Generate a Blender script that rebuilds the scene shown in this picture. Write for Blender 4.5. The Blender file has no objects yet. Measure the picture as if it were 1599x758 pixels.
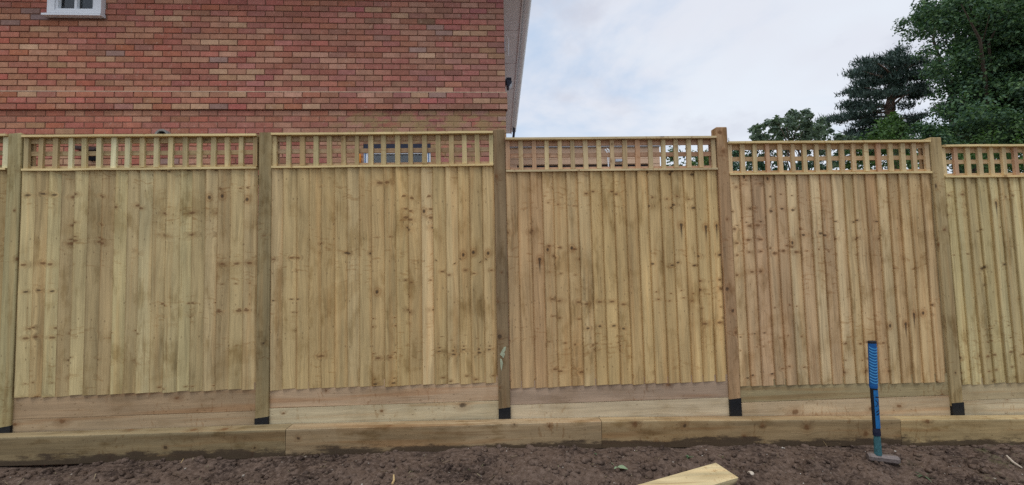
import bpy, math, random
import numpy as np
from mathutils import Matrix, Vector
R = math.radians
rng = np.random.default_rng(7)
random.seed(7)
scene = bpy.context.scene
col = scene.collection

# ------------------------------------------------------------------ camera
F_PX, YAW, PITCH, ROLL = 728.67, 0.0478, 0.0624, -0.0211      # focal length in pixels of a 1599 px wide frame
CAM = Vector((3.7315, -3.9117, 0.9024))
fwd = Vector((math.sin(YAW)*math.cos(PITCH), math.cos(YAW)*math.cos(PITCH), math.sin(PITCH)))
rgt0 = Vector((math.cos(YAW), -math.sin(YAW), 0)); up0 = rgt0.cross(fwd)
rgt = rgt0*math.cos(ROLL) + up0*math.sin(ROLL)
upv = -rgt0*math.sin(ROLL) + up0*math.cos(ROLL)
cam_d = bpy.data.cameras.new('camera'); cam = bpy.data.objects.new('camera', cam_d); col.objects.link(cam)
cam.matrix_world = Matrix(((rgt.x, upv.x, -fwd.x, CAM.x), (rgt.y, upv.y, -fwd.y, CAM.y), (rgt.z, upv.z, -fwd.z, CAM.z), (0, 0, 0, 1)))
cam_d.sensor_width = 36; cam_d.lens = F_PX/1599*36
cam_d.clip_start = 0.05; cam_d.clip_end = 2000
scene.camera = cam
scene.cycles.use_denoising = False

# ------------------------------------------------------------------ light
SUN_EL, SUN_AZ = R(69), R(205)          # azimuth clockwise from +Y: behind the camera, a little to the left
scene.view_settings.view_transform = 'Standard'; scene.view_settings.look = 'None'
scene.view_settings.exposure = 0.0; scene.view_settings.gamma = 1.0
sd = Vector((math.sin(SUN_AZ)*math.cos(SUN_EL), math.cos(SUN_AZ)*math.cos(SUN_EL), math.sin(SUN_EL)))
sun_d = bpy.data.lights.new('sun', 'SUN'); sun_d.energy = 1.5; sun_d.angle = R(28); sun_d.color = (1.0, 0.97, 0.925)
sun = bpy.data.objects.new('sun', sun_d); col.objects.link(sun)
sun.rotation_euler = sd.to_track_quat('Z', 'Y').to_euler(); sun.location = (0, 0, 30)


def s2l(c):
    return tuple((v/255/12.92 if v/255 <= .04045 else ((v/255+.055)/1.055)**2.4) for v in c)


class NT:
    """short hand for building node trees"""
    def __init__(self, tree):
        self.t = tree
    def n(self, typ, **kw):
        nd = self.t.nodes.new(typ)
        ins = kw.pop('i', {})
        for k, v in kw.items(): setattr(nd, k, v)
        for k, v in ins.items(): self.set(nd.inputs[k], v)
        return nd
    def set(self, sock, v):
        if isinstance(v, bpy.types.NodeSocket): self.t.links.new(v, sock)
        else: sock.default_value = v
    def m(self, op, a, b=0.0, c=0.0, clamp=False):
        nd = self.n('ShaderNodeMath', operation=op, use_clamp=clamp)
        for s, v in zip(nd.inputs, (a, b, c)): self.set(s, v)
        return nd.outputs[0]
    def ss(self, x, a, b, lo=0.0, hi=1.0):       # smooth step from a to b
        nd = self.n('ShaderNodeMapRange', interpolation_type='SMOOTHSTEP')
        for k, v in zip(('Value', 'From Min', 'From Max', 'To Min', 'To Max'), (x, a, b, lo, hi)): self.set(nd.inputs[k], v)
        return nd.outputs[0]
    def lin(self, x, a, b, lo, hi):
        nd = self.n('ShaderNodeMapRange')
        for k, v in zip(('Value', 'From Min', 'From Max', 'To Min', 'To Max'), (x, a, b, lo, hi)): self.set(nd.inputs[k], v)
        return nd.outputs[0]
    def xyz(self, x, y, z=0.0):
        nd = self.n('ShaderNodeCombineXYZ')
        for s, v in zip(nd.inputs, (x, y, z)): self.set(s, v)
        return nd.outputs[0]
    def noise(self, vec, scale=1.0, detail=3.0, rough=.55, out=0, dist=0.0):
        nd = self.n('ShaderNodeTexNoise', i={'Vector': vec, 'Scale': scale, 'Detail': detail, 'Roughness': rough, 'Distortion': dist})
        return nd.outputs[out]
    def mix(self, f, a, b, mode='MIX'):
        nd = self.n('ShaderNodeMix', data_type='RGBA', blend_type=mode)
        self.set(nd.inputs[0], f)
        for s, v in ((nd.inputs[6], a), (nd.inputs[7], b)):
            if isinstance(v, tuple) and len(v) == 3: v = (*v, 1)
            self.set(s, v)
        return nd.outputs[2]
    def vscale(self, c, f):
        nd = self.n('ShaderNodeVectorMath', operation='SCALE'); self.set(nd.inputs[0], c); self.set(nd.inputs['Scale'], f)
        return nd.outputs[0]


def newmat(name):
    m = bpy.data.materials.new(name); m.use_nodes = True; m.node_tree.nodes.clear()
    T = NT(m.node_tree)
    out = T.n('ShaderNodeOutputMaterial'); b = T.n('ShaderNodeBsdfPrincipled')
    m.node_tree.links.new(b.outputs[0], out.inputs[0])
    b.inputs['Specular IOR Level'].default_value = .25
    return m, T, b, out


# ------------------------------------------------------------------ world: overcast sky over a Nishita sky
world = bpy.data.worlds.new('World'); scene.world = world; world.use_nodes = True
W = NT(world.node_tree); world.node_tree.nodes.clear()
sky = W.n('ShaderNodeTexSky', sky_type='NISHITA', sun_disc=False, sun_elevation=SUN_EL, sun_rotation=SUN_AZ)
tc = W.n('ShaderNodeTexCoord')
sp = W.n('ShaderNodeSeparateXYZ', i={0: tc.outputs['Generated']})
den = W.m('ADD', W.m('MAXIMUM', sp.outputs[2], 0.0), .30)
cv = W.xyz(W.m('DIVIDE', sp.outputs[0], den), W.m('DIVIDE', sp.outputs[1], den), 3.7)
n1 = W.noise(cv, 1.7, 6, .55, dist=.35)
n2 = W.noise(W.xyz(W.m('DIVIDE', sp.outputs[0], den), W.m('DIVIDE', sp.outputs[1], den), 9.1), 3.1, 6, .55)
n3 = W.noise(W.xyz(W.m('DIVIDE', sp.outputs[0], den), W.m('DIVIDE', sp.outputs[1], den), 15.3), 1.6, 4, .5)
cloud = W.mix(W.ss(n1, .38, .58), (5.5, 6.8, 8.7), (8.2, 8.5, 9.3))
cloud = W.mix(W.ss(n3, .50, .72, 0, .65), cloud, (8.7, 9.4, 10.2))
cloud = W.mix(W.ss(n2, .50, .70, 0, .8), cloud, (6.5, 6.75, 7.7))
cloud = W.mix(W.ss(sp.outputs[2], .36, .10, 0, .7), cloud, (9.0, 9.6, 10.3))
skyc = W.mix(.93, sky.outputs[0], cloud)
bg = W.n('ShaderNodeBackground', i={'Color': skyc, 'Strength': .1})
wo = W.n('ShaderNodeOutputWorld', i={'Surface': bg.outputs[0]})

# ------------------------------------------------------------------ mesh helpers
class MB:
    """collects faces and links them as one mesh object"""
    def __init__(self): self.v = []; self.f = []; self.uv = []; self.edge = []
    def quad(self, pts, uvs=None):
        k = len(self.v); self.v += [tuple(p) for p in pts]; self.f.append(tuple(range(k, k+len(pts))))
        self.uv += list(uvs) if uvs else [(p[0], p[2]) for p in pts]
    def box(self, x0, x1, y0, y1, z0, z1, axis=2, off=(0, 0), bev=0.0):
        self.hexa([(x0, y0, z0), (x1, y0, z0), (x1, y1, z0), (x0, y1, z0), (x0, y0, z1), (x1, y0, z1), (x1, y1, z1), (x0, y1, z1)], axis, off)
    def hexa(self, c, axis=2, off=(0, 0)):
        """eight corners: bottom ring then top ring; uv: v runs along the axis, u across"""
        faces = ((0, 1, 5, 4), (1, 2, 6, 5), (2, 3, 7, 6), (3, 0, 4, 7), (4, 5, 6, 7), (3, 2, 1, 0))
        for fi, f in enumerate(faces):
            pts = [c[i] for i in f]; uv = []
            for p in pts:
                a = p[axis]; o = [p[i] for i in range(3) if i != axis]
                u = o[0] if fi in (0, 2, 4, 5) else o[1]+.05
                if axis == 0: u = p[2] if fi in (0, 2) else p[1]+.2
                uv.append((u+off[0], a+off[1]))
            if (axis == 2 and fi > 3) or (axis == 0 and fi in (1, 3)):
                uv = [(p[0]*.3+p[1]*.3+off[0], p[2]*.2+p[1]*.2+off[1]) for p in pts]
            self.quad(pts, uv)
    def tube(self, pts, rad, seg=8, cap=True):
        rings = []
        P = [Vector(p) for p in pts]
        for i, p in enumerate(P):
            d = (P[min(i+1, len(P)-1)]-P[max(i-1, 0)]).normalized()
            a = d.cross(Vector((0, 0, 1)) if abs(d.z) < .9 else Vector((1, 0, 0))).normalized(); b = d.cross(a)
            r = rad[i] if isinstance(rad, (list, tuple)) else rad
            rings.append([p + (a*math.cos(t)+b*math.sin(t))*r for t in (2*math.pi*k/seg for k in range(seg))])
        L = 0
        for i in range(len(P)-1):
            l = (P[i+1]-P[i]).length
            for k in range(seg):
                k2 = (k+1) % seg
                self.quad([rings[i][k], rings[i][k2], rings[i+1][k2], rings[i+1][k]], [(k*.02, L), (k*.02+.02, L), (k*.02+.02, L+l), (k*.02, L+l)])
            L += l
        if cap:
            self.quad(rings[0][::-1]); self.quad(rings[-1])
    def build(self, name, mat, parent=None, color=None, smooth=False, weld=False):
        me = bpy.data.meshes.new(name); me.from_pydata(self.v, [], self.f)
        uvl = me.uv_layers.new(name='UVMap')
        uvl.data.foreach_set('uv', np.array(self.uv, dtype=np.float32).ravel())
        if self.edge:
            e = np.full((len(self.uv), 2), 9, np.float32); e[:, 0] = .05; e[:len(self.edge)] = self.edge
            me.uv_layers.new(name='across').data.foreach_set('uv', e.ravel()); me.uv_layers.active_index = 0
        return link(name, me, mat, parent, color, smooth, weld)


def link(name, me, mat, parent=None, color=None, smooth=False, weld=False):
    if mat and not me.materials: me.materials.append(mat)
    if weld:
        import bmesh
        bm = bmesh.new(); bm.from_mesh(me); bmesh.ops.remove_doubles(bm, verts=bm.verts, dist=1e-5); bm.to_mesh(me); bm.free()
    if smooth: me.polygons.foreach_set('use_smooth', [True]*len(me.polygons))
    o = bpy.data.objects.new(name, me); col.objects.link(o)
    if parent: o.parent = parent
    if color: o.color = (*color, 1)
    return o


def empty(name, loc=(0, 0, 0), label=None, cat=None, group=None):
    o = bpy.data.objects.new(name, None); col.objects.link(o); o.location = loc; o.empty_display_size = .1
    tag(o, label, cat, group); return o


def tag(o, label=None, cat=None, group=None, kind=None):
    for k, v in (('label', label), ('category', cat), ('group', group), ('kind', kind)):
        if v: o[k] = v
    return o


def np_mesh(name, verts, faces, mat, parent=None, smooth=False):
    """verts (n,3); faces (m,k) all with the same number of corners"""
    me = bpy.data.meshes.new(name); m, k = faces.shape
    me.vertices.add(len(verts)); me.vertices.foreach_set('co', verts.astype(np.float32).ravel())
    me.loops.add(m*k); me.loops.foreach_set('vertex_index', faces.astype(np.int32).ravel())
    me.polygons.add(m); me.polygons.foreach_set('loop_start', np.arange(0, m*k, k, dtype=np.int32))
    me.polygons.foreach_set('loop_total', np.full(m, k, dtype=np.int32))
    me.update(calc_edges=True); me.validate()
    return link(name, me, mat, parent, smooth=smooth)


def unproj(px, py, Y=None, Z=None):
    """point of the place seen at a pixel of the 1599 px wide photograph, on the vertical plane y=Y or the level z=Z"""
    d = rgt*((px-799.5)/F_PX) - upv*((py-379)/F_PX) + fwd
    t = (Y-CAM.y)/d.y if Y is not None else (Z-CAM.z)/d.z
    return CAM + d*t


# ------------------------------------------------------------------ materials
WOODK = 1.74       # ratio of the wood's own colour to how it looks under this sky


def wood_mat(name, knot=1.0, grain=1.0, dirt_shade=0.0, rough=.78, kscale=(5.6, 10.5), stainy=1.0, thr=.50, heart_k=.45, dirt_shade_k=1.0, edges=False):
    m, T, b, out = newmat(name)
    uv = T.n('ShaderNodeUVMap').outputs[0]; s = T.n('ShaderNodeSeparateXYZ', i={0: uv}); u, v = s.outputs[0], s.outputs[1]
    oi = T.n('ShaderNodeObjectInfo'); rnd = oi.outputs['Random']; z = T.m('MULTIPLY', rnd, 53.0)
    wob = T.noise(T.xyz(T.m('MULTIPLY', u, 30), T.m('MULTIPLY', v, 30)), 1, 2)
    vor = T.n('ShaderNodeTexVoronoi', voronoi_dimensions='2D', feature='F1', i={'Vector': T.xyz(T.m('MULTIPLY', u, kscale[0]), T.m('MULTIPLY', v, kscale[1])), 'Scale': 1.0})
    kd = T.m('ADD', vor.outputs['Distance'], T.m('MULTIPLY', T.m('SUBTRACT', wob, .5), .16))
    kc = T.n('ShaderNodeSeparateColor', i={0: vor.outputs['Color']})
    whorl = T.noise(T.xyz(T.m('MULTIPLY', v, 3.1), T.m('MULTIPLY', u, .8)), 1, 1)
    pick = T.m('GREATER_THAN', T.m('ADD', T.m('MULTIPLY', kc.outputs[0], .62), T.m('MULTIPLY', whorl, .82)), thr+.32); size = T.lin(T.m('POWER', kc.outputs[1], 1.8), 0, 1, .055, .17)
    core = T.m('MULTIPLY', T.ss(kd, size, T.m('MULTIPLY', size, .35)), pick)
    halo = T.m('MULTIPLY', T.ss(kd, T.m('MULTIPLY', size, 3.2), T.m('MULTIPLY', size, .6)), pick)
    vor2 = T.n('ShaderNodeTexVoronoi', voronoi_dimensions='2D', feature='F1', i={'Vector': T.xyz(T.m('MULTIPLY', u, 24), T.m('MULTIPLY', v, 11)), 'Scale': 1.0})
    k2 = T.n('ShaderNodeSeparateColor', i={0: vor2.outputs['Color']})
    pin = T.m('MULTIPLY', T.ss(vor2.outputs['Distance'], .13, .06), T.m('GREATER_THAN', k2.outputs[0], .86))
    bend = T.noise(T.xyz(T.m('MULTIPLY', u, 6), T.m('MULTIPLY', v, 1.1), z), 1, 2)
    gx = T.m('ADD', T.m('MULTIPLY', u, 62.0), T.m('ADD', T.m('MULTIPLY', bend, 6.0), T.m('MULTIPLY', halo, 1.6)))
    g1 = T.noise(T.xyz(gx, T.m('MULTIPLY', v, 1.6), z), 1, 4, .6)
    g2 = T.noise(T.xyz(T.m('MULTIPLY', gx, .28), T.m('MULTIPLY', v, .9), T.m('ADD', z, 7.0)), 1, 3, .5)
    fine = T.noise(T.xyz(T.m('MULTIPLY', u, 420), T.m('MULTIPLY', v, 14), z), 1, 2)
    mid = T.noise(T.xyz(T.m('MULTIPLY', gx, 2.6), T.m('MULTIPLY', v, 2.6), T.m('ADD', z, 13.0)), 1, 3, .6)
    tone = T.noise(T.xyz(T.m('MULTIPLY', u, 5), T.m('MULTIPLY', v, 1.7), T.m('ADD', z, 21.0)), 1, 3)
    val = T.m('ADD', T.m('MULTIPLY', T.m('SUBTRACT', g1, .5), .55*grain), T.m('MULTIPLY', T.m('SUBTRACT', g2, .5), .7*grain))
    val = T.m('ADD', val, T.m('ADD', T.m('MULTIPLY', T.m('SUBTRACT', tone, .5), .55), T.m('ADD', T.m('MULTIPLY', T.m('SUBTRACT', fine, .5), .30), T.m('MULTIPLY', T.m('SUBTRACT', mid, .5), .42*grain))))
    val = T.m('ADD', val, 1.0)
    base = T.vscale(oi.outputs['Color'], val)
    heart = T.ss(T.noise(T.xyz(T.m('MULTIPLY', u, 16), T.m('MULTIPLY', v, .7), T.m('ADD', z, 40.0)), 1, 2), .52, .68, 0, heart_k)
    c = T.mix(heart, base, T.mix(1.0, base, (.92, .77, .66), 'MULTIPLY'))
    strk = T.ss(T.noise(T.xyz(T.m('MULTIPLY', u, 34), T.m('MULTIPLY', v, .8), T.m('ADD', z, 80.0)), 1, 2), .66, .74, 0, .45)
    c = T.mix(strk, c, T.mix(1.0, c, (.62, .50, .40), 'MULTIPLY'))
    chev = T.ss(T.noise(T.xyz(T.m('MULTIPLY', u, 14), T.m('ADD', T.m('MULTIPLY', v, 46), T.m('MULTIPLY', bend, 5.0)), z), 1, 2), .57, .66, 0, .55)
    c = T.mix(T.m('MULTIPLY', chev, T.ss(whorl, .50, .62)), c, T.mix(1.0, c, (.66, .52, .40), 'MULTIPLY'))
    stain = T.ss(T.noise(T.xyz(T.m('MULTIPLY', u, 9), T.m('MULTIPLY', v, 3.0), T.m('ADD', z, 60.0)), 1, 5, .62), .52, .70, 0, .55*stainy)
    c = T.mix(stain, c, T.mix(1.0, c, (.66, .60, .50), 'MULTIPLY'))
    wpos = T.n('ShaderNodeNewGeometry').outputs['Position']       # water stains running over several pieces
    blot = T.ss(T.noise(wpos, 1.9, 6, .66, dist=.4), .53, .66, 0, .42*min(1.2, stainy))
    c = T.mix(blot, c, T.mix(1.0, c, (.70, .62, .50), 'MULTIPLY'))
    c = T.mix(T.m('MULTIPLY', halo, .42*knot), c, T.mix(1.0, c, (.62, .47, .36), 'MULTIPLY'))
    c = T.mix(T.m('MULTIPLY', core, .78*knot), c, T.mix(T.m('GREATER_THAN', kc.outputs[2], .78), s2l((116, 80, 48)), s2l((66, 50, 36))))
    c = T.mix(T.m('MULTIPLY', pin, .5*knot), c, s2l((104, 78, 52)))
    if edges:            # seam shade painted in as darker strips along both board sides
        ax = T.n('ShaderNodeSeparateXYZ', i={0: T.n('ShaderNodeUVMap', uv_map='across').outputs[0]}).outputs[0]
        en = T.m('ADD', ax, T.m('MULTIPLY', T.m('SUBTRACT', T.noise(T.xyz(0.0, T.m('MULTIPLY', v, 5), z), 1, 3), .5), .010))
        seam_shade = T.m('MAXIMUM', T.ss(en, .0205, .0145), T.ss(en, .094, .104))
        mv = T.n('ShaderNodeSeparateXYZ', i={0: T.n('ShaderNodeUVMap', uv_map='across').outputs[0]}).outputs[1]
        mxn = T.m('ADD', T.m('SUBTRACT', ax, T.lin(rnd, 0, 1, .03, .085)), T.m('MULTIPLY', T.m('SUBTRACT', wob, .5), .008))
        rr_ = T.m('SQRT', T.m('ADD', T.m('POWER', T.m('DIVIDE', mxn, .011), 2), T.m('POWER', T.m('DIVIDE', mv, .015), 2)))
        ring = T.m('MULTIPLY', T.ss(rr_, 4.5, 1.2), T.lin(T.m('SINE', T.m('ADD', T.m('MULTIPLY', rr_, 5.0), T.m('MULTIPLY', wob, 5.0))), -1, 1, .35, .8))
        c = T.mix(ring, c, T.mix(1.0, c, (.60, .44, .32), 'MULTIPLY'))
        tail = T.m('MULTIPLY', T.ss(T.m('ABSOLUTE', mxn), .010, .003), T.m('MULTIPLY', T.ss(mv, -.16, -.02), T.ss(mv, .02, 0.0)))
        c = T.mix(T.m('MULTIPLY', T.m('MAXIMUM', T.ss(rr_, 1.25, .6), T.m('MULTIPLY', tail, T.ss(rnd, .35, .6))), .82), c, s2l((58, 46, 36)))
        c = T.mix(T.m('MULTIPLY', seam_shade, .50), c, T.mix(1.0, c, (.50, .42, .34), 'MULTIPLY'))
    if dirt_shade:
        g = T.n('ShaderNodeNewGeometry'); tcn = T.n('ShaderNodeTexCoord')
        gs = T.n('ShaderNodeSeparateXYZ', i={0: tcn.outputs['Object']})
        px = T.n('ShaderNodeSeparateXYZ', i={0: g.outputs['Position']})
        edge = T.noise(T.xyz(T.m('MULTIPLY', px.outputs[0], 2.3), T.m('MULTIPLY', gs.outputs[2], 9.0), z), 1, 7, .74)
        lvl = T.lin(edge, .25, .75, -.005*dirt_shade_k, .115*dirt_shade_k)
        if dirt_shade_k > .9:      # outer face painted darker than the top, as under overhead light
            front_shade = T.m('MULTIPLY', T.ss(T.m('ADD', gs.outputs[2], T.m('MULTIPLY', edge, .02)), .213, .197), T.lin(edge, .3, .7, .35, .75))
            c = T.mix(front_shade, c, T.mix(1.0, c, (.60, .52, .42), 'MULTIPLY'))
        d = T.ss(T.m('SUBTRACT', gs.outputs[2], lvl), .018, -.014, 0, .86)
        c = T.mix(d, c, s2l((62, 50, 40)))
        sp_ = T.ss(T.noise(g.outputs['Position'], 23, 4, .7), .60, .72, 0, .5)
        c = T.mix(sp_, c, T.mix(1.0, c, (.5, .45, .38), 'MULTIPLY'))
    T.set(b.inputs['Base Color'], c); b.inputs['Roughness'].default_value = rough
    hgt = T.m('ADD', T.m('MULTIPLY', g1, .6), T.m('ADD', T.m('MULTIPLY', fine, .4), T.m('MULTIPLY', core, .5)))
    bp = T.n('ShaderNodeBump', i={'Height': hgt, 'Strength': .45, 'Distance': .0025}); T.set(b.inputs['Normal'], bp.outputs[0])
    return m


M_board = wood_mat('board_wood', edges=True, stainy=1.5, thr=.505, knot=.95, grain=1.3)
M_lath = wood_mat('lath_wood', knot=.7, kscale=(9, 6), stainy=.5, thr=.55)
M_post = wood_mat('post_wood', grain=1.3, kscale=(6, 6), stainy=1.8, thr=.45)
M_gravel = wood_mat('gravel_board_wood', grain=.9, kscale=(6, 4.0), stainy=.7, thr=.54, heart_k=.75)
M_sleeper = wood_mat('sleeper_wood', grain=1.15, dirt_shade=1.0, kscale=(4.5, 4.2), stainy=1.9, thr=.41, heart_k=.8)
M_plank = wood_mat('offcut_wood', grain=1.2, kscale=(5, 4.0), stainy=.5, dirt_shade=1.0, dirt_shade_k=.5)  # darkened low down: part soil, part painted shade on the end


def plain(name, rgb, rough=.6, metal=0.0, spec=.3, var=.12, nscale=30, bump=0.0):
    m, T, b, out = newmat(name)
    g = T.n('ShaderNodeNewGeometry').outputs['Position']
    n = T.noise(g, nscale, 4, .6)
    T.set(b.inputs['Base Color'], T.vscale(T.mix(0.0, (*s2l(rgb),), (0, 0, 0)), T.lin(n, .25, .75, 1-var, 1+var)))
    T.set(b.inputs['Roughness'], T.lin(n, .2, .8, max(.02, rough-.08), min(1, rough+.08)))
    b.inputs['Metallic'].default_value = metal; b.inputs['Specular IOR Level'].default_value = spec
    if bump:
        bp = T.n('ShaderNodeBump', i={'Height': n, 'Strength': bump, 'Distance': .004}); T.set(b.inputs['Normal'], bp.outputs[0])
    return m


def smear_mix(T, c, pos):
    """old yellowish cement smeared over the lower right of the wall"""
    s = T.n('ShaderNodeSeparateXYZ', i={0: pos})
    reg = T.m('MULTIPLY', T.ss(s.outputs[0], 1.35, 2.3), T.ss(s.outputs[2], 3.03, 2.90))
    n = T.noise(T.xyz(T.m('MULTIPLY', s.outputs[0], 5.0), 0.0, T.m('MULTIPLY', s.outputs[2], 11.0)), 1, 5, .62)
    k = T.m('MULTIPLY', T.ss(n, .42, .58), T.m('MULTIPLY', reg, .82))
    tint = T.noise(pos, 9, 3)
    return T.mix(k, c, T.mix(tint, s2l((150, 128, 98)), s2l((172, 146, 100))))


def brick_mat(name, attr):
    m, T, b, out = newmat(name)
    pos = T.n('ShaderNodeNewGeometry').outputs['Position']
    if attr: c = T.n('ShaderNodeAttribute', attribute_name='brick_colour').outputs['Color']
    else: c = T.n('ShaderNodeObjectInfo').outputs['Color']
    sp3 = T.n('ShaderNodeSeparateXYZ', i={0: pos})
    drag = T.noise(T.xyz(T.m('MULTIPLY', sp3.outputs[0], 55), T.m('MULTIPLY', sp3.outputs[1], 55), T.m('MULTIPLY', sp3.outputs[2], 130)), 1, 3, .65)
    big = T.noise(pos, 11, 3)
    pits = T.noise(pos, 210, 2)
    v = T.m('ADD', T.m('ADD', T.lin(drag, .2, .8, -.22, .22), T.lin(big, .25, .75, -.16, .16)), T.m('ADD', T.lin(pits, .3, .7, -.10, .10), 1.0))
    c = T.vscale(c, v)
    c = T.mix(T.ss(T.noise(pos, 26, 4), .58, .75, 0, .4), c, s2l((196, 168, 150)))
    c = smear_mix(T, c, pos)
    T.set(b.inputs['Base Color'], c); b.inputs['Roughness'].default_value = .9; b.inputs['Specular IOR Level'].default_value = .15
    bp = T.n('ShaderNodeBump', i={'Height': T.m('ADD', drag, T.m('MULTIPLY', pits, .5)), 'Strength': .6, 'Distance': .004}); T.set(b.inputs['Normal'], bp.outputs[0])
    return m


M_brick = brick_mat('brick_face', False); M_brickwork = brick_mat('brickwork_face', True)
mm, T, b, out = newmat('mortar')
pos = T.n('ShaderNodeNewGeometry').outputs['Position']
c = T.mix(T.noise(pos, 14, 4), s2l((112, 78, 64)), s2l((142, 106, 86)))
T.set(b.inputs['Base Color'], smear_mix(T, c, pos)); b.inputs['Roughness'].default_value = .95
M_mortar = mm
M_fillet = plain('mortar_fillet', (176, 150, 128), .95, var=.25, nscale=18, bump=.5)

# soil
ms, T, b, out = newmat('soil')
pos = T.n('ShaderNodeNewGeometry').outputs['Position']
a1 = T.noise(pos, 3.2, 4, .6); a2 = T.noise(pos, 30, 5, .7); a3 = T.noise(pos, 150, 3, .7)
c = T.mix(T.ss(a1, .38, .60), s2l((60, 49, 43)), s2l((98, 82, 71)))
c = T.mix(T.ss(a2, .42, .66, 0, .75), c, s2l((122, 105, 94)))
c = T.mix(T.ss(a2, .44, .28, 0, .7), c, s2l((44, 36, 33)))
c = T.mix(T.ss(a3, .62, .74, 0, .55), c, s2l((150, 132, 112)))
sx = T.n('ShaderNodeSeparateXYZ', i={0: pos})
c = T.mix(T.m('MULTIPLY', T.ss(T.noise(pos, 4.4, 5, .7), .55, .70), T.ss(sx.outputs[0], 6.4, 7.4, 0, .5)), c, s2l((92, 96, 62)))
T.set(b.inputs['Base Color'], c); b.inputs['Roughness'].default_value = .97; b.inputs['Specular IOR Level'].default_value = .12
bp = T.n('ShaderNodeBump', i={'Height': T.m('ADD', a2, T.m('MULTIPLY', a3, .5)), 'Strength': .8, 'Distance': .012}); T.set(b.inputs['Normal'], bp.outputs[0])
M_soil = ms


def leaf_mat(name, cols, trans=.25, rough=.55):
    m, T, b, out = newmat(name)
    r = T.n('ShaderNodeNewGeometry').outputs['Random Per Island']
    cr = T.n('ShaderNodeValToRGB', i={0: r}); e = cr.color_ramp.elements
    e[0].position = 0; e[0].color = (*cols[0], 1); e[1].position = 1; e[1].color = (*cols[-1], 1)
    for k, cc in enumerate(cols[1:-1]):
        el = e.new((k+1)/(len(cols)-1)); el.color = (*cc, 1)
    T.set(b.inputs['Base Color'], cr.outputs[0]); b.inputs['Roughness'].default_value = rough; b.inputs['Specular IOR Level'].default_value = .3
    tr = T.n('ShaderNodeBsdfTranslucent', i={'Color': T.mix(1.0, cr.outputs[0], (1.0, 1.15, .6), 'MULTIPLY')})
    mx = T.n('ShaderNodeMixShader', i={0: trans, 1: b.outputs[0], 2: tr.outputs[0]})
    m.node_tree.links.new(mx.outputs[0], out.inputs[0])
    return m


M_leaf_big = leaf_mat('broad_leaf', [(.038, .082, .056), (.062, .124, .070), (.088, .165, .074), (.125, .21, .078)])
M_leaf_small = leaf_mat('grey_green_leaf', [(.085, .13, .10), (.12, .175, .115), (.15, .21, .13)])
M_leaf_bush = leaf_mat('bush_leaf', [(.04, .085, .028), (.06, .125, .03), (.09, .165, .038)])
M_leaf_hedge = leaf_mat('dark_hedge_leaf', [(.03, .075, .05), (.045, .10, .06), (.065, .13, .065)])
M_needle = leaf_mat('pine_needle', [(.030, .056, .050), (.044, .078, .064), (.064, .106, .076)], trans=.08)
M_bark = plain('bark', (92, 80, 70), .95, var=.35, nscale=12, bump=.6)
M_pinebark = plain('pine_bark', (140, 116, 102), .95, var=.3, nscale=12, bump=.6)
M_white = plain('white_plastic', (232, 236, 240), .35, spec=.4, var=.03)
M_soffit = plain('soffit_board', (228, 227, 230), .6, var=.05, nscale=6)
M_gutter = plain('pale_gutter', (226, 226, 228), .4, var=.05, nscale=8)
M_black = plain('black_sleeve', (22, 24, 28), .45, spec=.4, var=.4, nscale=60, bump=.3)
M_navy = plain('navy_plastic', (26, 32, 54), .4, spec=.4)
M_dark = plain('dark_inside', (20, 21, 25), .9)
M_tile = plain('roof_tile', (96, 72, 62), .9, var=.25)
M_flue = plain('flue_metal', (140, 136, 128), .6, var=.25, nscale=30)
M_felt = plain('pale_roof_felt', (176, 176, 174), .9, var=.1, nscale=6)
M_concrete = plain('concrete', (186, 182, 174), .9, var=.12, nscale=3, bump=.2)
M_grey = plain('grey_metal', (182, 188, 198), .5, spec=.4, var=.08, nscale=9)
M_salmon = plain('salmon_boarding', (212, 180, 152), .8, var=.12, nscale=5)
M_steel = plain('worn_steel', (118, 108, 104), .55, metal=.3, var=.3, nscale=70, bump=.4)
M_blue = plain('blue_fibreglass', (26, 102, 160), .5, spec=.35, var=.3, nscale=60)
M_bluerib = plain('pale_blue_rubber', (62, 132, 180), .55, var=.15)
M_teal = plain('worn_teal_shaft', (56, 98, 104), .7, var=.45, nscale=70)
M_gripblue = plain('dark_blue_rubber', (20, 86, 148), .55, var=.1)
M_blackrub = plain('black_rubber', (28, 28, 34), .6, var=.2)
M_chalk = plain('pale_paint', (168, 174, 146), .95, var=.35, nscale=70)
M_orange = plain('orange_plastic', (232, 140, 40), .5)
M_stone = plain('pale_stone', (196, 184, 168), .9, var=.15, nscale=60)
M_pebble = leaf_mat('pebbles', [(.12, .10, .085), (.24, .20, .16), (.42, .38, .33), (.60, .56, .50)], trans=0.0, rough=.85)
M_straw = plain('dry_straw', (190, 164, 118), .85)
M_weed = leaf_mat('weed_leaf', [(.10, .16, .09), (.13, .2, .10)])
M_dock = plain('wilted_leaf', (132, 150, 118), .8, var=.2, nscale=40)
mg, T, b, out = newmat('window_glass')
gl = T.n('ShaderNodeBsdfGlossy', i={'Color': (1, 1, 1, 1), 'Roughness': .03}); tr = T.n('ShaderNodeBsdfTransparent', i={'Color': (.86, .92, .93, 1)})
fr = T.n('ShaderNodeFresnel', i={'IOR': 1.55}); mx = T.n('ShaderNodeMixShader', i={0: T.m('ADD', fr.outputs[0], .015), 1: tr.outputs[0], 2: gl.outputs[0]})
mg.node_tree.links.new(mx.outputs[0], out.inputs[0]); M_glass = mg
M_pale = plain('pale_frame', (196, 206, 216), .4)
M_net = plain('net_curtain', (176, 190, 192), .95, var=.22, nscale=26)


def wc(rgb, k=1.0):
    c = s2l(rgb); g = .3*c[0]+.6*c[1]+.1*c[2]
    c = (c[0]*.985, c[1]*1.0, c[2]*.985)
    return tuple(min(.85, (v*.96+g*.04)*WOODK*k) for v in c)


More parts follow.
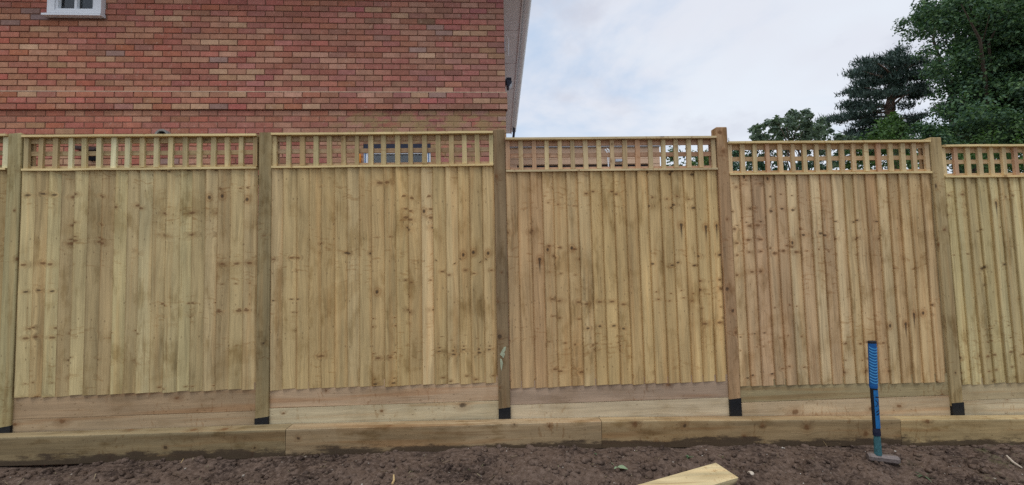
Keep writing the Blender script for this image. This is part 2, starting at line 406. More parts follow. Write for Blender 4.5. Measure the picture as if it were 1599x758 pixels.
# ------------------------------------------------------------------ ground: one sheet to the horizon
GX = [-400, 0, 2.1, 2.9, 3.9, 4.6, 5.6, 7.1, 8.2, 9.5, 400]
GZ = [-.51, -.497, -.462, -.464, -.473, -.506, -.541, -.586, -.63, -.66, -.70]


def vnoise(x, y, seed):
    r = np.random.default_rng(seed); tab = r.random((257, 257))
    xi = np.floor(x).astype(int); yi = np.floor(y).astype(int); fx = x-xi; fy = y-yi
    fx = fx*fx*(3-2*fx); fy = fy*fy*(3-2*fy); g = lambda a, b_: tab[a % 256, b_ % 256]
    return (g(xi, yi)*(1-fx)+g(xi+1, yi)*fx)*(1-fy) + (g(xi, yi+1)*(1-fx)+g(xi+1, yi+1)*fx)*fy - .5


def ground_h(x, y):
    h = np.interp(x, GX, GZ)
    near = np.clip((3.0-np.abs(y+.6))/1.0, 0, 1)*np.clip((9-np.abs(x-4))/2, 0, 1)
    n = .075*vnoise(x*2.2, y*2.2, 1) + .055*vnoise(x*6.1+3, y*6.1, 2)*(1.2+vnoise(x*1.1, y*1.3, 9)) + .026*vnoise(x*15, y*15, 3)
    n = n + .020*np.abs(vnoise(x*31, y*31, 4)) + .013*vnoise(x*66, y*66, 5) + .006*vnoise(x*130, y*130, 6)
    edge = np.clip((-.16-y)/.25, .35, 1)                     # flatter right beside the timbers
    h = h + n*near*edge
    back = np.clip((y+.05)/.12, 0, 1)                        # level under and behind the fence
    return h*(1-back) + back*(np.interp(x, GX, GZ)-.12)


xs = np.unique(np.concatenate([-np.geomspace(400, 1.2, 26), np.arange(-1.2, 9.9, .0095), np.geomspace(9.9, 400, 26)]))
ys = np.unique(np.concatenate([-np.geomspace(400, 1.45, 26), np.arange(-1.45, -.02, .0085), np.arange(-.02, .2, .04), np.geomspace(.2, 400, 24)]))
X, Y = np.meshgrid(xs, ys)
Zg = ground_h(X, Y)
idx = np.arange(X.size).reshape(X.shape)
fc = np.stack([idx[:-1, :-1], idx[:-1, 1:], idx[1:, 1:], idx[1:, :-1]], -1).reshape(-1, 4)
ground = np_mesh('ground', np.stack([X, Y, Zg], -1).reshape(-1, 3), fc, M_soil, smooth=False)
tag(ground, 'bare brown soil of the garden sloping along the timber edging', None, None, 'structure')
mb = MB(); mb.box(-14, 16, .6, 15, -.90, -.585); mb.box(4.2, 16, .55, .599, -.90, -.50)
dv = mb.build('bounce_slab', M_concrete); tag(dv, 'unseen pale concrete slab added beyond the fence to bounce light', None, None, 'structure')  # added out of view so its pale top bounces light to the eave
gh = lambda x, y: float(ground_h(np.array([x]), np.array([y]))[0])

ico_v = None
def ico():
    global ico_v
    if ico_v is None:
        p = (1+5**.5)/2
        v = np.array([(-1, p, 0), (1, p, 0), (-1, -p, 0), (1, -p, 0), (0, -1, p), (0, 1, p), (0, -1, -p), (0, 1, -p), (p, 0, -1), (p, 0, 1), (-p, 0, -1), (-p, 0, 1)], float)
        v /= np.linalg.norm(v[0])
        f = np.array([(0, 11, 5), (0, 5, 1), (0, 1, 7), (0, 7, 10), (0, 10, 11), (1, 5, 9), (5, 11, 4), (11, 10, 2), (10, 7, 6), (7, 1, 8), (3, 9, 4), (3, 4, 2), (3, 2, 6), (3, 6, 8), (3, 8, 9), (4, 9, 5), (2, 4, 11), (6, 2, 10), (8, 6, 7), (9, 8, 1)])
        ico_v = (v, f)
    return ico_v


def scatter_lumps(name, n, smin, smax, mat, label, flat=.7, xr=(-.8, 9.4), yr=(-1.3, -.14), sink=.25, pw=3.0, dens=None):
    v, f = ico(); r = np.random.default_rng(len(name)*13)
    px = r.uniform(*xr, n); py = r.uniform(*yr, n)
    if dens is not None:
        k = r.random(n) < dens(px, py); px, py = px[k], py[k]; n = len(px)
    s = smin + (smax-smin)*r.random(n)**pw
    V = v[None]*(1+r.uniform(-.3, .3, (n, 12, 1)))*s[:, None, None]*r.uniform(.7, 1.35, (n, 1, 3))
    V[:, :, 2] *= flat
    a = r.uniform(0, 6.28, n); ca, sa = np.cos(a)[:, None], np.sin(a)[:, None]
    Vx = V[:, :, 0]*ca-V[:, :, 1]*sa; Vy = V[:, :, 0]*sa+V[:, :, 1]*ca
    pz = ground_h(px, py) + s*flat*(.5-sink)
    VV = np.stack([Vx+px[:, None], Vy+py[:, None], V[:, :, 2]+pz[:, None]], -1).reshape(-1, 3)
    FF = (f[None]+12*np.arange(n)[:, None, None]).reshape(-1, 3)
    o = np_mesh(name, VV, FF, mat); tag(o, label, None, None, 'stuff'); return o


scatter_lumps('soil_clods', 5200, .004, .030, M_soil, 'loose clods of dark soil lying over the bare ground', .75, pw=4.0)
scatter_lumps('soil_lumps', 260, .014, .05, M_soil, 'larger lumps of dark soil lying about on the bare ground', .6, pw=3.0, sink=.5)
scatter_lumps('gravel', 900, .0022, .011, M_pebble, 'small pale pebbles scattered in the bare soil', .7, sink=.1, pw=3.5, dens=lambda x, y: .35+.65*(x > 3.5))

# ------------------------------------------------------------------ fence
PAN = [  # bottom left, bottom right, top left, top right of each panel, as (x, z)
    ((-1.956, .022), (-.125, .012), (-1.965, 2.10), (-.134, 2.095)),
    ((-.003, .001), (1.834, .008), (-.019, 2.085), (1.829, 2.082)),
    ((1.950, -.003), (3.776, -.003), (1.943, 2.087), (3.778, 2.090)),
    ((3.880, -.053), (5.707, -.054), (3.875, 2.034), (5.705, 2.034)),
    ((5.810, -.097), (7.636, -.122), (5.805, 1.985), (7.632, 1.985)),
    ((7.762, -.147), (9.592, -.150), (7.744, 1.941), (9.574, 1.938))]
fence = empty('fence', (3.8, 0, -.5), 'new pale timber fence with trellis top, tall square posts and upright overlapping boards', 'fence')
FO = Vector((3.8, 0, -.5))


class FMB(MB):
    def build(self, name, mat, parent=None, color=None, **k):
        self.v = [(p[0]-FO.x, p[1]-FO.y, p[2]-FO.z) for p in self.v]
        return MB.build(self, name, mat, parent, color, **k)


def PP(i, s, t, y):
    bl, br, tl, tr = PAN[i]
    return (bl[0]*(1-s)*(1-t)+br[0]*s*(1-t)+tl[0]*(1-s)*t+tr[0]*s*t, y, bl[1]*(1-s)*(1-t)+br[1]*s*(1-t)+tl[1]*(1-s)*t+tr[1]*s*t)


def pbox(mb, i, s0, s1, t0, t1, y0, y1, axis=0, off=(0, 0)):
    mb.hexa([PP(i, s0, t0, y0), PP(i, s1, t0, y0), PP(i, s1, t0, y1), PP(i, s0, t0, y1), PP(i, s0, t1, y0), PP(i, s1, t1, y0), PP(i, s1, t1, y1), PP(i, s0, t1, y1)], axis, off)


TONES = [  # tones of the boards in each panel, left to right
    [(128, 110, 74), (134, 118, 80), (122, 104, 70)],
    [(150, 136, 98), (136, 116, 80), (150, 138, 100), (132, 114, 82), (148, 134, 97), (128, 111, 79), (126, 107, 76), (150, 137, 98), (134, 118, 86), (150, 138, 104), (136, 120, 86), (148, 134, 98), (150, 138, 100), (134, 118, 84), (140, 122, 90), (132, 112, 80), (142, 124, 88), (144, 124, 90)],
    [(150, 130, 96), (146, 126, 88), (142, 121, 83), (138, 116, 78), (136, 114, 76), (150, 128, 88), (152, 132, 96), (150, 129, 90), (138, 115, 78), (140, 118, 80), (142, 120, 80), (140, 116, 78), (164, 142, 106), (150, 128, 88), (158, 136, 98), (148, 124, 84), (152, 128, 88), (154, 130, 92)],
    [(138, 112, 82), (142, 114, 82), (138, 108, 78), (148, 122, 88), (144, 118, 82), (152, 128, 92), (156, 134, 98), (146, 122, 82), (152, 128, 86), (146, 122, 82), (146, 121, 82), (158, 134, 92), (154, 130, 90), (148, 124, 84), (156, 132, 92), (150, 126, 86), (156, 132, 90), (158, 134, 92)],
    [(152, 128, 96), (146, 120, 92), (136, 108, 84), (148, 122, 94), (138, 112, 86), (162, 142, 110), (146, 120, 92), (162, 142, 110), (144, 118, 90), (158, 138, 106), (152, 130, 94), (156, 132, 98), (146, 118, 86), (156, 136, 102), (144, 118, 84), (152, 128, 92), (150, 126, 90), (148, 122, 88)],
    [(148, 134, 94), (152, 140, 102), (140, 124, 88), (152, 138, 98), (156, 144, 106), (146, 130, 94), (156, 144, 106), (150, 136, 98), (146, 130, 92)]]
MARKS = {(3, 3): 1.08, (3, 5): 1.09, (3, 2): 1.00, (3, 14): 1.27, (3, 16): 1.25, (3, 17): 1.26, (4, 13): .37, (4, 14): .38, (4, 15): .46, (4, 16): .47, (1, 14): 1.56, (1, 15): 1.57, (1, 17): 1.54, (4, 1): 1.68, (4, 3): 1.66, (4, 5): 1.10, (2, 12): 1.42, (2, 15): 1.05, (2, 16): 1.07, (2, 17): 1.06, (5, 4): 1.42, (5, 7): 1.1, (2, 8): .76}   # height of one big dark knot on a board
T_STRIP, T_STRIP1, T_CAP = .860, .868, .9915
NB, NL = 18, 17
labels_p = {1: 'panel of greenish grey boards, furthest left of the complete panels', 3: 'panel whose left boards are pinkish brown with dark knots', 5: 'panel of yellowish green boards'}
for i in range(6):
    fr = FMB()
    vo = random.uniform(0, 40)
    pbox(fr, i, 0.004, .996, T_STRIP+.002, T_STRIP+.021, .006, .028, 0, (vo, vo))            # bottom rail of the trellis
    pbox(fr, i, 0.004, .996, .9225, .9395, .0065, .026, 0, (vo+3, vo+4))                     # middle rail
    pbox(fr, i, 0.004, .996, .9705, T_CAP-.0005, .0065, .027, 0, (vo+6, vo+7))               # top rail
    pbox(fr, i, .0005, .020, T_STRIP1+.0005, T_CAP-.0008, .0285, .052, 2, (vo+8, vo+7))      # side frame behind
    pbox(fr, i, .980, .9995, T_STRIP1+.0005, T_CAP-.0008, .0285, .052, 2, (vo+9, vo+7))
    for tt in (.06, .43, .80):
        pbox(fr, i, .001, .999, tt, tt+.035, .0065, .042, 0, (vo+tt*9, vo))                  # rails the boards are nailed to
    railtone = [(122, 104, 74), (150, 130, 96), (150, 126, 98), (158, 126, 102), (160, 132, 98), (162, 138, 104)][i]
    panel = fr.build('fence_panel', M_lath, fence, wc(railtone, .95))
    if i in labels_p: panel['label'] = labels_p[i]
    # feather edged boards, thick edge to the left, each lapping over the thin edge of the one before
    cuts = [k/NB for k in range(NB+1)]
    cuts = [0] + [c_+random.uniform(-.004, .004) for c_ in cuts[1:-1]] + [1]
    grp, gleft, mir = 0, 0, 1
    for k in range(NB):
        if gleft == 0: grp = random.uniform(0, 500); gleft = random.choice((2, 3, 3, 4, 5))
        gleft -= 1; mir = -mir
        mz = MARKS.get((i, k), -9)
        mb = FMB(); s0, s1 = cuts[k], cuts[k+1]; lap = .0065 if k < NB-1 else 0.0
        th = random.uniform(.0185, .0245); tip = random.uniform(-.001, .002)
        ns = 5; tb = random.uniform(-.0028, .0022); rings = []; du = random.uniform(-.01, .01); dv = random.uniform(-.02, .02)
        for q in range(ns+1):
            t = tb + (T_STRIP+.006-tb)*q/ns
            e0 = s0 + (random.uniform(-.0009, .0009) if k else 0); yb = random.uniform(-.0012, .0012)
            rings.append([PP(i, e0, t, -.0045), PP(i, e0, t, -th+.003+yb), PP(i, e0+.0019, t, -th+yb), PP(i, (s0+s1)/2, t, -th*.56+yb-.0012), PP(i, s1+lap, t, -.0036+tip*.4), PP(i, s1+lap, t, -.0006)])
        w = [0, .012, .0135, .06, .112, .116]
        for q in range(ns):
            a, b_ = rings[q], rings[q+1]
            for e in range(6):
                e2 = (e+1) % 6
                uu = (w[e], w[e2] if e2 else .128)
                U = [(grp+(.055+mir*(x_-.055))+du, grp+z_-rings[0][0][2]*0+dv) for x_, z_ in ((uu[0], a[e][2]), (uu[1], a[e2][2]), (uu[1], b_[e2][2]), (uu[0], b_[e][2]))]
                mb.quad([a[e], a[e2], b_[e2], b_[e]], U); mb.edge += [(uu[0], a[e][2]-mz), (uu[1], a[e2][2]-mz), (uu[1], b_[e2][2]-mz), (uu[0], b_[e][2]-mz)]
        mb.quad(rings[0][::-1]); mb.quad(rings[-1])
        tl = TONES[i]; mean = [sum(t[q] for t in tl)/len(tl) for q in range(3)]
        tone = [mean[q]*.13+tl[k % len(tl)][q]*.65+(156, 134, 92)[q]*.22 for q in range(3)]
        j = random.uniform(.95, 1.05)
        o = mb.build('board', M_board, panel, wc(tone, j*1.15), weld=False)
    # trellis laths
    for k in range(NL):
        mb = FMB(); cx_ = .0115 + (1-.023)*k/(NL-1) + (random.uniform(-.0022, .0022) if 0 < k < NL-1 else 0)
        hw = random.uniform(.0090, .0112); sk = random.uniform(-.0018, .0018); og = random.uniform(0, 300)
        t0, t1, y0, y1 = T_STRIP1+random.uniform(.0003, .004), T_CAP-.0006, -.016+random.uniform(-.002, .002), .0055
        mb.hexa([PP(i, cx_-hw, t0, y0), PP(i, cx_+hw, t0, y0), PP(i, cx_+hw, t0, y1), PP(i, cx_-hw, t0, y1), PP(i, cx_-hw+sk, t1, y0), PP(i, cx_+hw+sk, t1, y0), PP(i, cx_+hw+sk, t1, y1), PP(i, cx_-hw+sk, t1, y1)], 2, (og, og))
        pal = [(152, 138, 100), (136, 118, 84), (160, 148, 112), (146, 130, 94), (168, 160, 126), (150, 134, 98)] if i < 3 else [(152, 134, 102), (146, 126, 94), (160, 142, 106), (146, 116, 90), (158, 138, 102), (154, 132, 100)]
        mb.build('lath', M_lath, panel, wc(random.choice(pal), random.uniform(1.0, 1.2)))
    for (t0, t1, yf, yb) in ((T_STRIP, T_STRIP1, -.034, .0055), (T_CAP, 1.0, -.043, .058)):
        mb = FMB(); og = random.uniform(0, 300)
        s0, s1 = (.002, .998)
        segs = 6; pr = None
        for q in range(segs):
            a, b_ = s0+(s1-s0)*q/segs, s0+(s1-s0)*(q+1)/segs
            if pr is None: pr = random.uniform(-.0008, .0008)
            nx = random.uniform(-.0009, .0009) if q < segs-1 else 0
            mb.hexa([PP(i, a, t0+pr, yf), PP(i, b_, t0+nx, yf), PP(i, b_, t0+nx, yb), PP(i, a, t0+pr, yb), PP(i, a, t1+pr, yf), PP(i, b_, t1+nx, yf), PP(i, b_, t1+nx, yb), PP(i, a, t1+pr, yb)], 0, (og, og))
            pr = nx
        mb.build('capping_rail', M_lath, panel, wc((176, 156, 112) if i != 3 else (164, 146, 112), 1.0))

POSTS = [  # top (x centre, z), bottom x centre, width, sleeve top z, tone, label
    ((-.078, 2.105), -.066, .104, -.215, (136, 124, 88), 'greenish post with a bruised top'),
    ((1.897, 2.10), 1.892, .104, -.215, (120, 105, 74), 'olive green stained post'),
    ((3.826, 2.108), 3.828, .096, -.208, (106, 88, 64), 'dark brown post with pale green paint marks'),
    ((5.756, 2.115), 5.758, .096, -.195, (138, 110, 80), 'tall brown post standing well above its panels'),
    ((7.690, 2.010), 7.700, .102, -.292, (134, 116, 82), 'greyish post beside the yellowish panel')]
for pi, (top, xb, w_, zs, tone, lab) in enumerate(POSTS):
    mb = FMB(); og = random.uniform(0, 300); h = w_/2; zb = zs-.35; yF, yB = -.029, .071; bv = .005
    def ring(z, cx_, k=0.0):
        pts = [(-h+bv, yF), (h-bv, yF), (h, yF+bv), (h, yB-bv), (h-bv, yB), (-h+bv, yB), (-h, yB-bv), (-h, yF+bv)]
        return [(cx_+x_*(1-k), (y_-.02)*(1-k)+.02, z) for x_, y_ in pts]
    zsq = [zb, zs, .2, .8, 1.4, top[1]-.006, top[1]]
    rr = []
    for q, z in enumerate(zsq):
        f_ = (z-zb)/(top[1]-zb); cx_ = xb+(top[0]-xb)*f_+(random.uniform(-.0015, .0015) if 1 < q < 5 else 0)
        rr.append(ring(z, cx_, .05 if q == 6 else 0))
    if pi == 0 or pi == 1:
        rr[-1] = [(p[0]+random.uniform(-.004, .004), p[1], p[2]+random.uniform(-.016, .004)) for p in rr[-1]]
    ul = [0, .09, .097, .187, .194, .284, .291, .381, .388]
    for q in range(len(rr)-1):
        for e in range(8):
            e2 = (e+1) % 8
            mb.quad([rr[q][e], rr[q][e2], rr[q+1][e2], rr[q+1][e]], [(ul[e]+og, rr[q][e][2]+og), (ul[e+1]+og, rr[q][e][2]+og), (ul[e+1]+og, rr[q+1][e][2]+og), (ul[e]+og, rr[q+1][e][2]+og)])
    mb.quad(rr[-1], [(p[0]*1.0+og+.3, p[1]*1.0+og) for p in rr[-1]]); mb.quad(rr[0][::-1])
    post = mb.build('fence_post', M_post, fence, wc(tone)); post['label'] = lab
    mb = FMB(); g = h+.0012
    a_, b_ = random.uniform(-.012, .004), random.uniform(-.002, .014); mb.hexa([(xb-g, yF-.002, zb), (xb+g, yF-.002, zb), (xb+g, yB+.002, zb), (xb-g, yB+.002, zb), (xb-g, yF-.002, zs+a_), (xb+g, yF-.002, zs+b_), (xb+g, yB+.002, zs+b_), (xb-g, yB+.002, zs+a_)]); mb.build('post_sleeve', M_black, post)
    if pi == 2:                                                  # pale paint splash low on the third post
        for pts in (((-.030, .30), (-.012, .335), (.004, .36), (.022, .365), (.018, .335), (.006, .32), (.012, .30), (-.004, .27), (-.012, .285)),
                    ((-.030, .27), (-.014, .262), (-.006, .23), (-.014, .19), (-.020, .168), (-.026, .20))):
            mb = FMB(); P_ = [(xb+x_, yF-.0018, z_-.075) for x_, z_ in pts]
            mb.quad(P_)
            for q in range(len(P_)):
                a, b_ = P_[q], P_[(q+1) % len(P_)]
                mb.quad([(a[0], yF+.001, a[2]), (b_[0], yF+.001, b_[2]), b_, a])
            mb.build('paint_mark', M_chalk, post)

# gravel boards: two courses in each bay
GB = [((-2.0, -.116), .022), ((-.020, 1.842), .005), ((1.942, 3.782), -.003), ((3.874, 5.712), -.053), ((5.804, 7.646), -.105), ((7.750, 9.60), -.148)]
GT = [((118, 98, 72), (116, 98, 74)), ((134, 112, 86), (138, 118, 92)), ((152, 128, 102), (158, 144, 116)), ((134, 114, 96), (162, 146, 120)), ((128, 114, 84), (154, 134, 106)), ((148, 132, 102), (154, 140, 114))]
JOINT = [-.150, -.168, -.150, -.190, -.236, -.285]
for i, ((x0, x1), zt) in enumerate(GB):
    zj = JOINT[i]
    tilt = .004
    for q, (za, zb_) in enumerate(((zt+.055, zj+.0022), (zj-.0012, zj-.205))):
        mb = FMB(); og = random.uniform(0, 300); yf = -.006-.003*q
        n = 8; last = None
        for k in range(n):
            a, b_ = x0+(x1-x0)*k/n, x0+(x1-x0)*(k+1)/n
            wa = last if last is not None else 0; wb = random.uniform(-.0015, .0015); last = wb
            mb.hexa([(a, yf, zb_), (b_, yf, zb_), (b_, yf+.024, zb_), (a, yf+.024, zb_), (a, yf, za+wa*(q == 1)), (b_, yf, za+wb*(q == 1)), (b_, yf+.024, za+wb*(q == 1)), (a, yf+.024, za+wa*(q == 1))], 0, (og, og))
        mb.build('gravel_board', M_gravel, fence, wc(GT[i][q], .97))

# ------------------------------------------------------------------ sleepers along the foot of the fence
SL = [((-.33, 2.140), (-.262, -.269), (-.128, -.172), (116, 102, 76), 'leftmost timber sleeper, green brown and damp'),
      ((2.142, 4.592), (-.269, -.305), (-.172, -.142), (132, 114, 88), 'timber sleeper under the two middle panels with dark knot bands'),
      ((4.594, 7.074), (-.305, -.378), (-.134, -.138), (130, 111, 82), 'timber sleeper behind the blue handled sledgehammer'),
      ((7.076, 9.52), (-.383, -.450), (-.140, -.138), (142, 124, 90), 'rightmost timber sleeper, yellowish with a dark damp edge')]
for (x0, x1), (z0, z1), (yf0, yf1), tone, lab in SL:
    L = math.hypot(x1-x0, z1-z0); ang = math.atan2(z1-z0, x1-x0)
    dpt0, dpt1, hh = -.0315, -.0315, .21
    n = 14; rr = []; og = random.uniform(0, 300)
    for k in range(n+1):
        f_ = k/n; yf = yf0+(yf1-yf0)*f_; w1, w2 = random.uniform(-.0015, .0015), random.uniform(-.0015, .0015)
        e = .004 if 0 < k < n else .0045
        rr.append([(f_*L, yf+w1, 0.0), (f_*L, yf+w1, hh-e), (f_*L, yf+w1+e*.35, hh-e*.3+w2*.4), (f_*L, yf+w1+e, hh+w2*.4), (f_*L, dpt0, hh), (f_*L, dpt0, 0.0)])
    mb = MB(); wv = [0, .195, .199, .204, .32, .50, .6]
    for k in range(n):
        for e in range(6):
            e2 = (e+1) % 6
            mb.quad([rr[k][e], rr[k+1][e], rr[k+1][e2], rr[k][e2]], [(wv[e]+og, rr[k][e][0]+og), (wv[e]+og, rr[k+1][e][0]+og), (wv[e+1]+og, rr[k+1][e][0]+og), (wv[e+1]+og, rr[k][e][0]+og)])
    mb.quad(rr[0], [(p[1]+og, p[2]*.3) for p in rr[0]]); mb.quad(rr[-1][::-1], [(p[1]+og, p[2]*.3) for p in rr[-1]])
    o = mb.build('timber_sleeper', M_sleeper, None, wc(tone))
    o.location = (x0, 0, z0-hh); o.rotation_euler = (0, -ang, 0)
    tag(o, lab, 'sleeper', 'timber sleepers laid end to end along the fence')

# ------------------------------------------------------------------ house
HA = R(.8); HO = Vector((3.97, 2.0, -.6))
house = empty('house', HO, 'red brick house with white framed windows and a pale overhanging eave', 'house'); house.rotation_euler = (0, 0, HA)
ca, sa = math.cos(HA), math.sin(HA)
hz = lambda z: z-HO.z
def hworld(x, y, z): return Vector((HO.x+x*ca-y*sa, HO.y+x*sa+y*ca, HO.z+z))
def pix(p):
    d = p-CAM; w = d.dot(fwd); return 799.5+F_PX*d.dot(rgt)/w, 379-F_PX*d.dot(upv)/w, w
WALL_L, WALL_T = -9.0, hz(5.0)
CO = .0756; BAND_T = hz(3.220)
OPEN = [(-5.60, -4.965, hz(4.158), hz(5.16)), (-1.812, -.968, hz(1.45), hz(2.553))]   # upper and lower window openings
UW, LW = OPEN
# course lines counted from the top of the band
zc = []
z = BAND_T
while z-CO > 0: z -= CO; zc.append(z)
z = BAND_T
while z < WALL_T: zc.append(z); z += CO
zc.sort()


def brick_rgb(wx, z):
    """brick colours: oranger to the left, pinker in the middle, purpler to the right"""
    f_ = max(0, min(1, (wx+6)/6)); r_ = random.random()*.62+.38*float(np.clip(.5+1.5*vnoise(np.array([wx*1.3+40.]), np.array([z*9.0+7]), 77)[0], 0, 1))
    red = Vector((150, 93, 74))*(1-f_)+Vector((140, 94, 82))*f_
    if r_ < .62: c = red+Vector((1, 1, 1))*random.gauss(0, 4)+Vector((random.gauss(0, 5), random.gauss(0, 2.5), random.gauss(0, 2.5)))
    elif r_ < .80: c = Vector((160, 114, 88))*(1-f_)+Vector((144, 106, 90))*f_+Vector((random.gauss(0, 5),)*3)
    elif r_ < .88: c = Vector((166, 130, 100))+Vector((random.gauss(0, 8),)*3)-Vector((18, 14, 8))*f_
    elif r_ < .965: c = Vector((134, 106, 96))+Vector((random.gauss(0, 5),)*3)
    else: c = Vector((146, 86, 77)) if random.random() < .7 else Vector((122, 102, 98))
    l = s2l([max(20, min(250, q)) for q in c]); g = .3*l[0]+.6*l[1]+.1*l[2]
    return tuple((v*.94+g*.06)*1.5 for v in l)


def brick_geo(L, D=.09, H=.065, e=.0035):
    """half brick deep box with a softened front: front toward -y"""
    v = [(e, 0, e), (L-e, 0, e), (L-e, 0, H-e), (e, 0, H-e), (0, e, 0), (L, e, 0), (L, e, H), (0, e, H), (0, D, 0), (L, D, 0), (L, D, H), (0, D, H)]
    f = [(0, 1, 2, 3), (0, 4, 5, 1), (1, 5, 6, 2), (2, 6, 7, 3), (3, 7, 4, 0), (4, 8, 9, 5), (5, 9, 10, 6), (6, 10, 11, 7), (7, 11, 8, 4)]
    return v, f


bricks = []          # x0, length, z, y offset
for ci, z in enumerate(zc):
    inband = BAND_T-3*CO-.001 < z < BAND_T-.001
    yo = -.022 if inband else (0.0 if z > BAND_T-.01 else .004)
    xe = .022 if inband else 0.0
    x = xe-(.1125 if ci % 2 else 0) - .215 if ci % 2 == 0 else xe-.1025
    first = True
    spans = []
    x1 = xe
    if ci % 2: spans.append((xe-.1025, xe)); x1 = xe-.1125
    while x1 > WALL_L: spans.append((max(WALL_L, x1-.215), x1)); x1 -= .225
    for a, b_ in spans:
        cuts = [(a, b_)]
        for (ox0, ox1, oz0, oz1) in OPEN:
            if z+.065 > oz0+.004 and z < oz1-.004:
                nc = []
                for p, q in cuts:
                    if q <= ox0 or p >= ox1: nc.append((p, q)); continue
                    if p < ox0-.02: nc.append((p, ox0))
                    if q > ox1+.02: nc.append((ox1, q))
                cuts = nc
        for p, q in cuts:
            bricks.append((p, q-p, z, yo))
# the 300 that show largest are parts of their own
def area(bk):
    p, L, z, yo = bk; c0 = pix(hworld(p, yo, z)); c1 = pix(hworld(p+L, yo, z+.065))
    if not (0 < (c0[0]+c1[0])/2 < 1599 and 2 < (c0[1]+c1[1])/2 < 203): return 0
    return abs(c1[0]-c0[0])*abs(c1[1]-c0[1])
order = sorted(range(len(bricks)), key=lambda k: -area(bricks[k])); chosen = set(order[:298])
bmesh_cache = {}
SV, SF, SC = [], [], []
for k, (p, L, z, yo) in enumerate(bricks):
    c_ = brick_rgb(p, z); jy = random.uniform(-.0022, .0016)
    if k in chosen:
        key = round(L, 3)
        if key not in bmesh_cache:
            v, f = brick_geo(L); me = bpy.data.meshes.new('brick'); me.from_pydata(v, [], f); me.materials.append(M_brick); bmesh_cache[key] = me
        o = bpy.data.objects.new('brick', bmesh_cache[key]); col.objects.link(o); o.parent = house
        o.location = (p, yo+jy, z+random.uniform(-.001, .001)); o.rotation_euler = (random.uniform(-.006, .006), random.uniform(-.002, .002), random.uniform(-.005, .005)); o.color = (*c_, 1)
    else:
        v, f = brick_geo(L); n = len(SV)
        SV += [(a+p, b_+yo+jy, c+z) for a, b_, c in v]; SF += [tuple(n+q for q in ff) for ff in f]; SC += [(*c_, 1)]*len(v)
# right hand return wall (seen edge on) in the same brick
FA = R(-1.1)-HA                                   # it runs back slightly splayed
fdx, fdy = math.sin(-FA), math.cos(FA)
LEN = 7.2
for ci, z in enumerate(zc):
    a = .105+(.1125 if ci % 2 else 0)
    while a < LEN:
        c_ = brick_rgb(0, z); v, f = brick_geo(min(.215, LEN-a)); n = len(SV)
        SV += [((a+q)*fdx-r_*fdy-.001, (a+q)*fdy+r_*fdx, s_+z) for q, r_, s_ in v]; SF += [tuple(n+q for q in ff) for ff in f]; SC += [(*c_, 1)]*len(v)
        a += .225
me = bpy.data.meshes.new('brickwork'); me.from_pydata(SV, [], SF)
at_ = me.color_attributes.new('brick_colour', 'FLOAT_COLOR', 'POINT'); at_.data.foreach_set('color', np.array(SC, np.float32).ravel())
bw = link('brickwork', me, M_brickwork, house); bw['kind'] = 'stuff'
# mortar backing, cut round the openings
mb = MB(); y0, y1 = .0085, .30
xs_ = sorted({WALL_L, -.012, UW[0], UW[1], LW[0], LW[1]}); zs_ = sorted({0.0, WALL_T, UW[2], min(UW[3], WALL_T), LW[2], LW[3], BAND_T-3*CO, BAND_T-.012})
for a, b_ in zip(xs_[:-1], xs_[1:]):
    for c, d in zip(zs_[:-1], zs_[1:]):
        mx_, mz_ = (a+b_)/2, (c+d)/2
        if any(o_[0] < mx_ < o_[1] and o_[2] < mz_ < o_[3] for o_ in OPEN): continue
        inb = BAND_T-3*CO-.001 < mz_ < BAND_T-.01
        mb.box(a, b_+(.022 if inb and b_ == -.012 else 0), y0-(.022 if inb else 0), y1, c, d)
mb.hexa([(-.012, .301, 0), (-.012+fdx*LEN, LEN, 0), (-.3+fdx*LEN, LEN, 0), (-.3, .301, 0), (-.012, .301, WALL_T), (-.012+fdx*LEN, LEN, WALL_T), (-.3+fdx*LEN, LEN, WALL_T), (-.3, .301, WALL_T)])
mb.box(WALL_L, -.012+fdx*LEN-.3, LEN-.3, LEN, 0, WALL_T-.02); mb.box(WALL_L, WALL_L+.28, .302, LEN-.302, 0, WALL_T-.02)
mb.build('wall', M_mortar, house)
mb = MB(); mb.hexa([(WALL_L, -.0225, BAND_T-.010), (.0225, -.0225, BAND_T-.010), (.0225, .03, BAND_T-.010), (WALL_L, .03, BAND_T-.010), (WALL_L, -.0185, BAND_T+.004), (.0185, -.0185, BAND_T+.004), (.0185, .03, BAND_T+.012), (WALL_L, .03, BAND_T+.012)])
mb.build('mortar_fillet', M_fillet, house)

# upper window: a white frame standing proud, two lights with glazing bars
x0, x1, z0, z1 = UW[0]+.003, UW[1]-.003, UW[2]+.003, WALL_T-.005
yF = -.062
mb = MB()
mb.box(x0, x0+.085, yF, .10, z0+.022, z1); mb.box(x1-.085, x1, yF, .10, z0+.022, z1)
mb.box(x0+.085, x1-.085, yF, .10, z0+.022, z0+.060); mb.box(x0+.085, x1-.085, yF, .10, z1-.06, z1)
wf = mb.build('window', M_white, house)
mb = MB()
mb.box(x0+.086, x0+.112, yF+.018, .07, z0+.085, z1-.061); mb.box(x1-.112, x1-.086, yF+.018, .07, z0+.085, z1-.061)
mb.box(x0+.086, x1-.086, yF+.015, .07, z0+.061, z0+.085)
mx_ = (x0+x1)/2; mb.box(mx_-.014, mx_+.014, yF+.020, .07, z0+.0855, z1-.0615)
zz = z0+.085+.26
while zz < z1-.12:
    mb.box(x0+.1125, mx_-.0145, yF+.022, .07, zz, zz+.02); mb.box(mx_+.0145, x1-.1125, yF+.022, .07, zz, zz+.02); zz += .26
mb.build('sash', M_white, wf)
